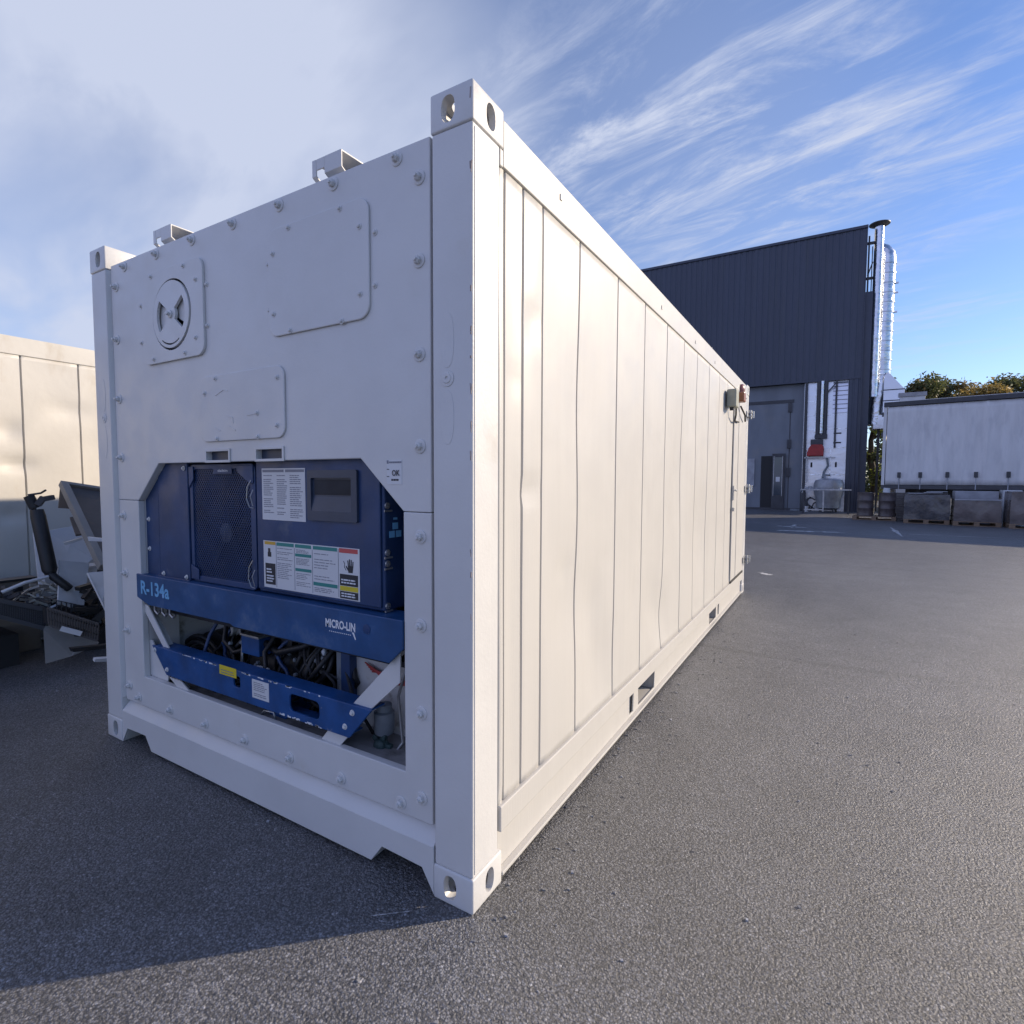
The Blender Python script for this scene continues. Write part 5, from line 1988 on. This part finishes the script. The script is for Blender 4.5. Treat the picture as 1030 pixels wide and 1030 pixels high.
zlo, zhi = 1.22, 4.22
LT = 13.6
b = MB()
nx, nz_ = 420, 14
vs = []
buck = [0.55, 1.18, 1.95, 2.72, 3.55, 4.25]+[4.25+0.8*k for k in range(1, 12)]
for j in range(nz_+1):
    tt_ = j/nz_
    z = zlo+0.10+(zhi-0.02-zlo-0.10)*tt_
    for i in range(nx+1):
        u = 0.12+(LT-0.24)*i/nx
        lowf = (1-tt_)**0.8
        d = 0.014*math.sin(u*9.0+1.2*math.sin(u*2.1))*lowf+0.030*noise.noise(Vector((u*1.4, z*0.5, 2)))+0.020*noise.noise(Vector((u*5, z*1.1, 7)))+0.03*noise.noise(Vector((u*0.4, z*0.8, 4)))
        for uf, am in ((0.42, 0.012), (1.62, 0.010), (2.35, 0.014), (2.95, 0.022), (3.35, 0.012), (3.95, 0.018), (4.6, 0.014)):
            d += am*math.exp(-((u-uf-0.03*math.sin(z*1.7+uf))/0.035)**2)
        # tight vertical fold
        d += 0.02*math.exp(-((u-1.22-0.01*math.sin(z*3))/0.03)**2)
        vs.append((2.47+u, 23.45-0.02-d, z))
fs = [(j*(nx+1)+i, j*(nx+1)+i+1, (j+1)*(nx+1)+i+1, (j+1)*(nx+1)+i) for j in range(nz_) for i in range(nx)]
b._add(vs, fs)
cu = b.build('curtain', 'curtain', tr_, smooth=60)
md = cu.modifiers.new('thickness', 'SOLIDIFY')
md.thickness = 0.01
b = MB()
tb(b, 0.0, LT, -0.10, 0.06, zhi, zhi+0.16)
b.build('top_rail', 'trailer_metal', tr_, bevel=0.01)
b = MB()
tb(b, 0.0, LT, -0.06, 0.10, zlo-0.06, zlo+0.085)
b.build('side_rail', 'trailer_metal', tr_, bevel=0.01)
b = MB()
tb(b, 0.0, LT, -0.05, 2.50, zhi+0.161, zhi+0.18)
b.build('trailer_roof', 'curtain', tr_)
b = MB()
tb(b, 0.02, LT-0.02, 0.105, 2.45, zlo-0.04, zlo+0.05)
tb(b, 0.06, LT-0.06, 2.42, 2.46, zlo+0.05, zhi)
b.build('trailer_deck', 'trailer_metal', tr_)
b = MB()
tb(b, 0.0, 0.10, -0.04, 2.46, zlo+0.086, zhi-0.001)
fp_ = b.build('headboard', 'curtain', tr_, bevel=0.01)
b = MB()
for z in (2.2, 1.75, 3.2, 3.95):
    tb(b, -0.06, -0.001, 0.0, 0.05, z-0.08, z+0.08)
b.build('headboard_hinge', 'trailer_metal', fp_)
b = MB()
tb(b, LT-0.10, LT, -0.04, 2.46, zlo+0.086, zhi-0.001)
b.build('rear_doors', 'curtain', tr_, bevel=0.01)
for u in buck:
    b = MB()
    tb(b, u-0.014, u+0.014, -0.085, -0.062, zlo-0.06, zlo+0.40)
    st = b.build('strap', 'trailer_metal' if abs(u-4.25) < .01 else 'greyload', tr_)
    b = MB()
    tb(b, u-0.055, u+0.055, -0.115, -0.090, zlo+0.36, zlo+0.56)
    b.build('buckle', 'trailer_metal', st, bevel=0.008)
for v in (0.35, 1.95):
    b = MB()
    tb(b, 1.05, 1.17, v, v+0.14, 0.05, zlo-0.045)
    tb(b, 0.98, 1.24, v-0.04, v+0.18, 0.0, 0.05)
    b.build('landing_leg', 'trailer_metal', tr_, bevel=0.01)
b = MB()
tb(b, 0.7, LT-0.1, 0.75, 0.87, zlo-0.35, zlo-0.045)
tb(b, 0.7, LT-0.1, 1.60, 1.72, zlo-0.35, zlo-0.045)
b.build('chassis', 'trailer_metal', tr_)
for u in (8.9, 10.2, 11.5):
    for v in (0.15, 2.0):
        b = MB()
        b.lathe((2.47+u, 23.45+v, 0.52), [(0.30, 0), (0.50, 0.0), (0.52, 0.04), (0.52, 0.30), (0.50, 0.34), (0.30, 0.34)], 28, 'y')
        wh = b.build('wheel', 'tyre', tr_, smooth=40)
        b = MB()
        b.lathe((2.47+u, 23.45+v, 0.52), [(0.29, 0.02), (0.29, 0.05), (0.12, 0.08), (0.12, 0.3)], 20, 'y')
        b.build('rim', 'steel', wh, smooth=40)
tr_.rotation_euler.z = TA

# ------------------------------------------------------------------ drums and pallets


def pallet(x, y, rz, label, w=1.2, d=1.0):
    b = MB()
    for k in range(6):
        v = -d/2+k*(d-0.1)/5
        b.box(-w/2, w/2, v, v+0.10, 0.122, 0.144)
    for k in range(3):
        v = -d/2+k*(d-0.1)/2
        b.box(-w/2, w/2, v, v+0.10, 0.0, 0.022)
        for u in (-w/2, -0.07, w/2-0.14):
            b.box(u, u+0.14, v, v+0.10, 0.0222, 0.10)
    for u in (-w/2, -0.07, w/2-0.14):
        b.box(u, u+0.14, -d/2, d/2, 0.1002, 0.1218)
    o = b.build('pallet', 'wood', None)
    o.location = (x, y, 0)
    o.rotation_euler.z = rz
    return tag(o, label, 'pallet', 'pallets along the trailer')


def drum(x, y, z, label):
    t_ = thing('steel_drum', (x, y, z), label, 'drum', 'brown drums by the building corner')
    b = MB()
    pr = [(0.27, 0), (0.285, 0.01), (0.285, 0.02), (0.278, 0.04), (0.278, 0.27), (0.288, 0.285), (0.288, 0.30), (0.278, 0.315), (0.278, 0.56), (0.288, 0.575), (0.288, 0.59), (0.278, 0.605), (0.278, 0.84), (0.285, 0.86), (0.285, 0.88), (0.27, 0.88), (0.268, 0.865)]
    b.lathe((x, y, z), pr, 28)
    b.build('drum_body', 'drum', t_, smooth=40)
    b = MB()
    b.cyl((x+0.15, y, z+0.866), (x+0.15, y, z+0.885), 0.035, 12)
    b.build('bung', 'steel', t_)
    return t_


def load(name, x, y, z, w, d, h, rz, m, label, cat, pale=None):
    t_ = thing(name, (x, y, z), label, cat)
    b = MB()
    rr_ = random.Random(int(x*100))
    # slightly irregular wrapped block: rows of vertices with noise
    nx_, nz2 = 14, 8
    ring = []
    for s_ in range(4):
        for k_ in range(nx_):
            f_ = k_/nx_
            c_ = [(-w/2+w*f_, -d/2), (w/2, -d/2+d*f_), (w/2-w*f_, d/2), (-w/2, d/2-d*f_)][s_]
            ring.append(c_)
    vs = []
    for j in range(nz2+1):
        zz_ = h*j/nz2
        for (u, v) in ring:
            nn = noise.noise(Vector((u*3+x, v*3+y, zz_*2.5)))*0.035
            k_ = 1+nn-0.03*(j/nz2)**3
            vs.append((x+u*k_, y+v*k_, z+zz_+(0.03*noise.noise(Vector((u*4, v*4, 1))) if j == nz2 else 0)))
    n_ = len(ring)
    fs = [(j*n_+i, j*n_+(i+1) % n_, (j+1)*n_+(i+1) % n_, (j+1)*n_+i) for j in range(nz2) for i in range(n_)]
    fs += [tuple(range(n_-1, -1, -1)), tuple(nz2*n_+i for i in range(n_))]
    b._add(vs, fs)
    b.build('film_wrap', m, t_, smooth=50)
    if pale:
        b = MB()
        for (u0, u1, z0, z1) in pale:
            b.box(x+u0, x+u1, y-d/2-0.03, y-d/2-0.018, z+z0, z+z1)
        b.build('pale_band', 'greyload', t_)
    t_.rotation_euler.z = rz
    return t_


pallet(2.30, 23.35-0.15, -0.12, 'pallet under the two brown drums', 1.35, 1.0)
drum(2.00, 23.15, 0.145, 'brown steel drum nearest the building pier')
drum(2.67, 23.02, 0.145, 'brown steel drum nearest the trailer front')
b = MB()
b.tube([(2.62, 23.0, 1.032), (2.63, 23.0, 1.20)], [0.12, 0.10], 12)
tag(b.build('plastic_tub', 'scrapwhite', None), 'small pale tub standing on the right-hand drum', 'tub')
pallet(3.72, 22.15, -0.10, 'pallet under the dark film-wrapped load next to the drums', 1.25, 1.0)
load('wrapped_load', 3.72, 22.15, 0.146, 1.25, 1.0, 0.84, -0.10, 'wrap', 'dark film-wrapped load beside the drums, pale sheets showing on top', 'wrapped goods')
b = MB()
for k, (u, v, a_) in enumerate(((-0.3, 0.0, 0.1), (0.15, -0.2, -0.2), (0.3, 0.2, 0.3))):
    b.box(3.72+u-0.25, 3.72+u+0.25, 22.15+v-0.15, 22.15+v+0.15, 1.02+0.03*k, 1.045+0.03*k, rot=Matrix.Rotation(a_, 3, 'Z'), org=(3.72+u, 22.15+v, 1))
tag(b.build('loose_sheets', 'greyload', None), 'loose pale sheets on the film-wrapped load beside the drums', 'sheets')
pallet(4.96, 21.75, -0.05, 'pallet under the brown wrapped load with pale top edge', 1.2, 1.0)
load('wrapped_load', 4.96, 21.75, 0.146, 1.18, 0.95, 0.72, -0.05, 'wrap2', 'low brown wrapped load with pale straight top edge, middle of the row', 'wrapped goods', pale=[(-0.58, 0.58, 0.69, 0.735)])
pallet(6.25, 21.25, -0.05, 'pallet under the tall wrapped load at the right edge', 1.2, 1.0)
load('wrapped_load', 6.25, 21.25, 0.146, 1.2, 1.0, 0.98, -0.05, 'wrap2', 'tall wrapped load at the right edge of the pallet row', 'wrapped goods')
pallet(7.6, 20.9, -0.05, 'empty pallet beyond the right edge of the row', 1.2, 1.0)
# grey boxes standing behind the row
b = MB()
b.box(4.55, 5.70, 22.55, 23.1, 0.0, 1.12)
tag(b.build('grey_crate', 'greyload', None, bevel=0.01), 'pale grey crate standing behind the low brown load, under the trailer edge', 'crate')
b = MB()
b.box(5.78, 6.25, 22.4, 22.95, 0.0, 1.16)
tag(b.build('grey_crate', 'scrapwhite', None, bevel=0.01), 'short bluish crate behind the gap before the tall load', 'crate')
b = MB()
for k in range(12):
    z = 0.02+0.085*k
    rr = random.Random(k)
    o_ = rr.uniform(-0.06, 0.06)
    b.box(2.88+o_, 4.40+o_, 22.86, 23.2, z, z+0.075)
tag(b.build('timber_stack', 'oldwood', None), 'stack of weathered boards between wrapped loads and trailer', 'timber')

# white cabin container behind the trailer
cab = thing('site_cabin', (4.2, 33.0, 0), 'small white box unit rising above the left end of the trailer', 'cabin')
pA, pB = at(905, 404, 1, 29.8), at(931, 396, 1, 29.8)
b = MB()
b.box(pA.x, pB.x, 29.8, 36, 0, pB.z-0.08)
b.build('cabin_body', 'scrapwhite', cab, bevel=0.02)
b = MB()
b.box(pA.x-0.05, pB.x+0.05, 29.75, 36.05, pB.z-0.079, pB.z+0.10)
b.box(pA.x+0.5, pB.x-0.2, 29.73, 29.798, pB.z-0.55, pB.z-0.38)
b.build('cabin_roof', 'greyload', cab)


# ------------------------------------------------------------------ trees
def tree(name, x, y, h, r, label, mats, seed, group=None, leaves=4200, ls=0.20, base=0.28, cat='tree'):
    rr_ = random.Random(seed)
    t_ = thing(name, (x, y, 0), label, cat, group)
    b = MB()
    trunk = [Vector((x, y, -0.1))]
    for k in range(1, 6):
        trunk.append(Vector((x+rr_.uniform(-.25, .25), y+rr_.uniform(-.25, .25), h*0.8*k/5)))
    b.tube(trunk, [0.032*h*(1-0.16*k) for k in range(6)], 10)
    clumps = []
    for k in range(22):
        z = h*(base+(1-base)*rr_.random()**0.8*0.94)
        f = (z/h-base)/(1-base)
        rad = r*(math.sin(PI*min(1, max(0.05, 0.18+f*0.80)))**0.6)
        a_ = rr_.uniform(0, 2*PI)
        d_ = rad*rr_.uniform(0.25, 0.95)
        c_ = Vector((x+d_*math.cos(a_), y+d_*math.sin(a_), z))
        clumps.append((c_, r*rr_.uniform(0.20, 0.42)))
        t0 = trunk[min(5, max(1, int(f*4)+1))]
        b.tube([t0, t0.lerp(c_, 0.5)+Vector((0, 0, -0.03*h*rr_.random())), c_], [0.010*h, 0.006*h, 0.002*h], 6)
    b.build('trunk', 'trunk', t_, smooth=50)
    b = MB()
    tot = sum(c[1]**2 for c in clumps)
    for (c_, cr) in clumps:
        n_ = int(leaves*cr*cr/tot)
        mi_ = rr_.choices(range(len(mats)), weights=[3]+[2]*(len(mats)-1))[0]
        for k in range(n_):
            d_ = Vector((rr_.gauss(0, 1), rr_.gauss(0, 1), rr_.gauss(0, 0.75)))
            d_ = d_.normalized()*cr*(rr_.random()**0.45)*rr_.uniform(0.8, 1.25)
            p_ = c_+d_
            s_ = ls*rr_.uniform(0.5, 1.25)
            a1 = Vector((rr_.gauss(0, 1), rr_.gauss(0, 1), rr_.gauss(0, 0.7))).normalized()
            a2 = a1.cross(Vector((rr_.gauss(0, 1), rr_.gauss(0, 1), rr_.gauss(0, 1)))).normalized()
            b.m = mi_ if rr_.random() < 0.75 else rr_.randrange(len(mats))
            b._add([p_-a1*s_, p_+a2*s_*0.45-a1*s_*.1, p_+a1*s_, p_-a2*s_*0.45-a1*s_*.1], [(0, 1, 2, 3)])
    off = woff(t_)
    b.v = [tuple(Vector(q_)-off) for q_ in b.v]
    me = b.mesh('crown', mats, recalc=False)
    o = bpy.data.objects.new('crown', me)
    COL.objects.link(o)
    o.parent = t_
    return t_


def tp(px, depth):
    d = ray(px, 484)
    return CAM.x+d.x*depth, CAM.y+d.y*depth


TG = 'trees behind the trailer'
specs = [
    (920, 52, 11.0, 3.2, 'rusty green tree behind the white box unit, leftmost behind the trailer', ['leafB', 'leafA', 'leafC'], 900),
    (948, 54, 11.4, 3.4, 'rounded olive tree second from the left behind the trailer', ['leafA', 'leafB', 'leafC'], 5200),
    (972, 58, 11.6, 3.5, 'low olive tree in the dip of the tree line', ['leafA', 'leafC', 'leafB'], 5200),
    (988, 50, 10.4, 2.9, 'yellow-brown tree glowing in the middle of the tree line', ['leafY', 'leafB', 'leafA'], 4600),
    (1006, 55, 11.9, 3.6, 'tall olive tree right of the yellow one', ['leafA', 'leafB', 'leafC'], 5200),
    (1032, 56, 12.2, 3.7, 'tall dark tree at the right edge of the photo', ['leafB', 'leafC', 'leafA'], 5600),
    (1062, 56, 13.0, 3.6, 'dark tree just past the right edge of the tree line', ['leafC', 'leafA', 'leafB'], 4000),
]
for i, (px, dep, h, r, lab, mats, n_) in enumerate(specs):
    x, y = tp(px, dep)
    tree('broadleaf_tree', x, y, h, r, lab, mats, 40+i, TG, 8200, 0.20, 0.20)
# green bush between building and trailer
x, y = tp(878, 34)
tree('bush', x, y, 8.4, 1.5, 'fresh green bush glimpsed between building and trailer', ['leafG', 'leafA', 'leafC'], 77, None, 3600, 0.13, 0.05, 'bush')
x, y = tp(893, 44)
tree('bush', x, y, 5.0, 2.2, 'olive bush hidden low behind the hopper and trailer', ['leafA', 'leafC'], 78, None, 3000, 0.16, 0.05, 'bush')
# hedge that closes the yard
b = MB()
rr = random.Random(31)
for k in range(15000):
    u = rr.uniform(3, 60)
    p_ = Vector((u, 66+0.1*u+rr.uniform(-1.4, 1.4), abs(rr.gauss(0, 1))*1.9+0.2))
    if p_.z > 5.2+0.8*math.sin(u*.7):
        continue
    s_ = rr.uniform(0.12, 0.34)
    a1 = Vector((rr.gauss(0, 1), rr.gauss(0, 1), rr.gauss(0, 1))).normalized()
    a2 = a1.cross(Vector((rr.gauss(0, 1), rr.gauss(0, 1), rr.gauss(0, 1)))).normalized()
    b.m = rr.randrange(2)
    b._add([p_-a1*s_, p_+a2*s_*0.5, p_+a1*s_, p_-a2*s_*0.5], [(0, 1, 2, 3)])
me = b.mesh('undergrowth', ['leafA', 'leafC'], recalc=False)
hg = bpy.data.objects.new('undergrowth', me)
COL.objects.link(hg)
tag(hg, 'dense undergrowth closing the yard below the tree line', 'undergrowth', kind='stuff')

# loose grit on the yard
b = MB()
rr = random.Random(91)
for k in range(420):
    if k < 260:
        x, y = rr.uniform(-2.6, 3.2), rr.uniform(-1.0, 5.5)
        if -2.44 < x < 0.0 and y > 0:
            x = rr.choice((rr.uniform(0.02, 0.10), rr.uniform(-3.6, -2.5)))
    else:
        x, y = rr.uniform(0.01, 0.25)**1.0, rr.uniform(0.0, 6.0)
    s_ = rr.uniform(0.0018, 0.0048)
    rt = Matrix.Rotation(rr.uniform(0, 3), 3, 'Z') @ Matrix.Rotation(rr.uniform(-.4, .4), 3, 'X')
    b.m = 0 if rr.random() < 0.7 else 1
    b.box(x-s_, x+s_*1.3, y-s_*.8, y+s_, 0.0, s_*1.2, rot=rt, org=(x, y, 0))
tag(b.build('grit', ['floor_in', 'greyload'], None), 'loose grit scattered over the asphalt round the container', 'grit', kind='stuff')

# ------------------------------------------------------------------ marks on the asphalt


def mark(px0, py0, px1, py1, wdt, jag, seed):
    rr_ = random.Random(seed)
    p, q_ = at(px0, py0, 2, 0), at(px1, py1, 2, 0)
    d = (q_-p)
    n_ = Vector((-d.y, d.x, 0)).normalized()
    k = 14
    top, bot = [], []
    for i in range(k+1):
        c = p+d*i/k
        e = math.sin(PI*min(1, max(0, i/k)))**0.4
        w0 = wdt*e*(1+jag*rr_.uniform(-1, 1))
        top.append(c+n_*w0*0.5+Vector((0, 0, 0.004)))
        bot.append(c-n_*w0*0.5+Vector((0, 0, 0.004)))
    b = MB()
    b._add(top+bot, [(i, i+1, k+1+i+1, k+1+i) for i in range(k)])
    o = b.build('painted_marking', 'paintmark', None)
    tag(o, kind='structure')


mark(780, 533.5, 852, 536.0, 0.30, 0.7, 1)
mark(782, 529, 812, 531, 0.25, 0.8, 2)
mark(796, 531, 800, 527.5, 0.12, 0.5, 3)
mark(895, 530, 908, 540, 0.10, 0.6, 4)
mark(905, 537, 1012, 541.5, 0.07, 0.8, 5)
mark(764, 576, 776, 579, 0.12, 0.8, 6)
mark(372, 922.5, 413, 917.5, 0.006, 0.8, 7)
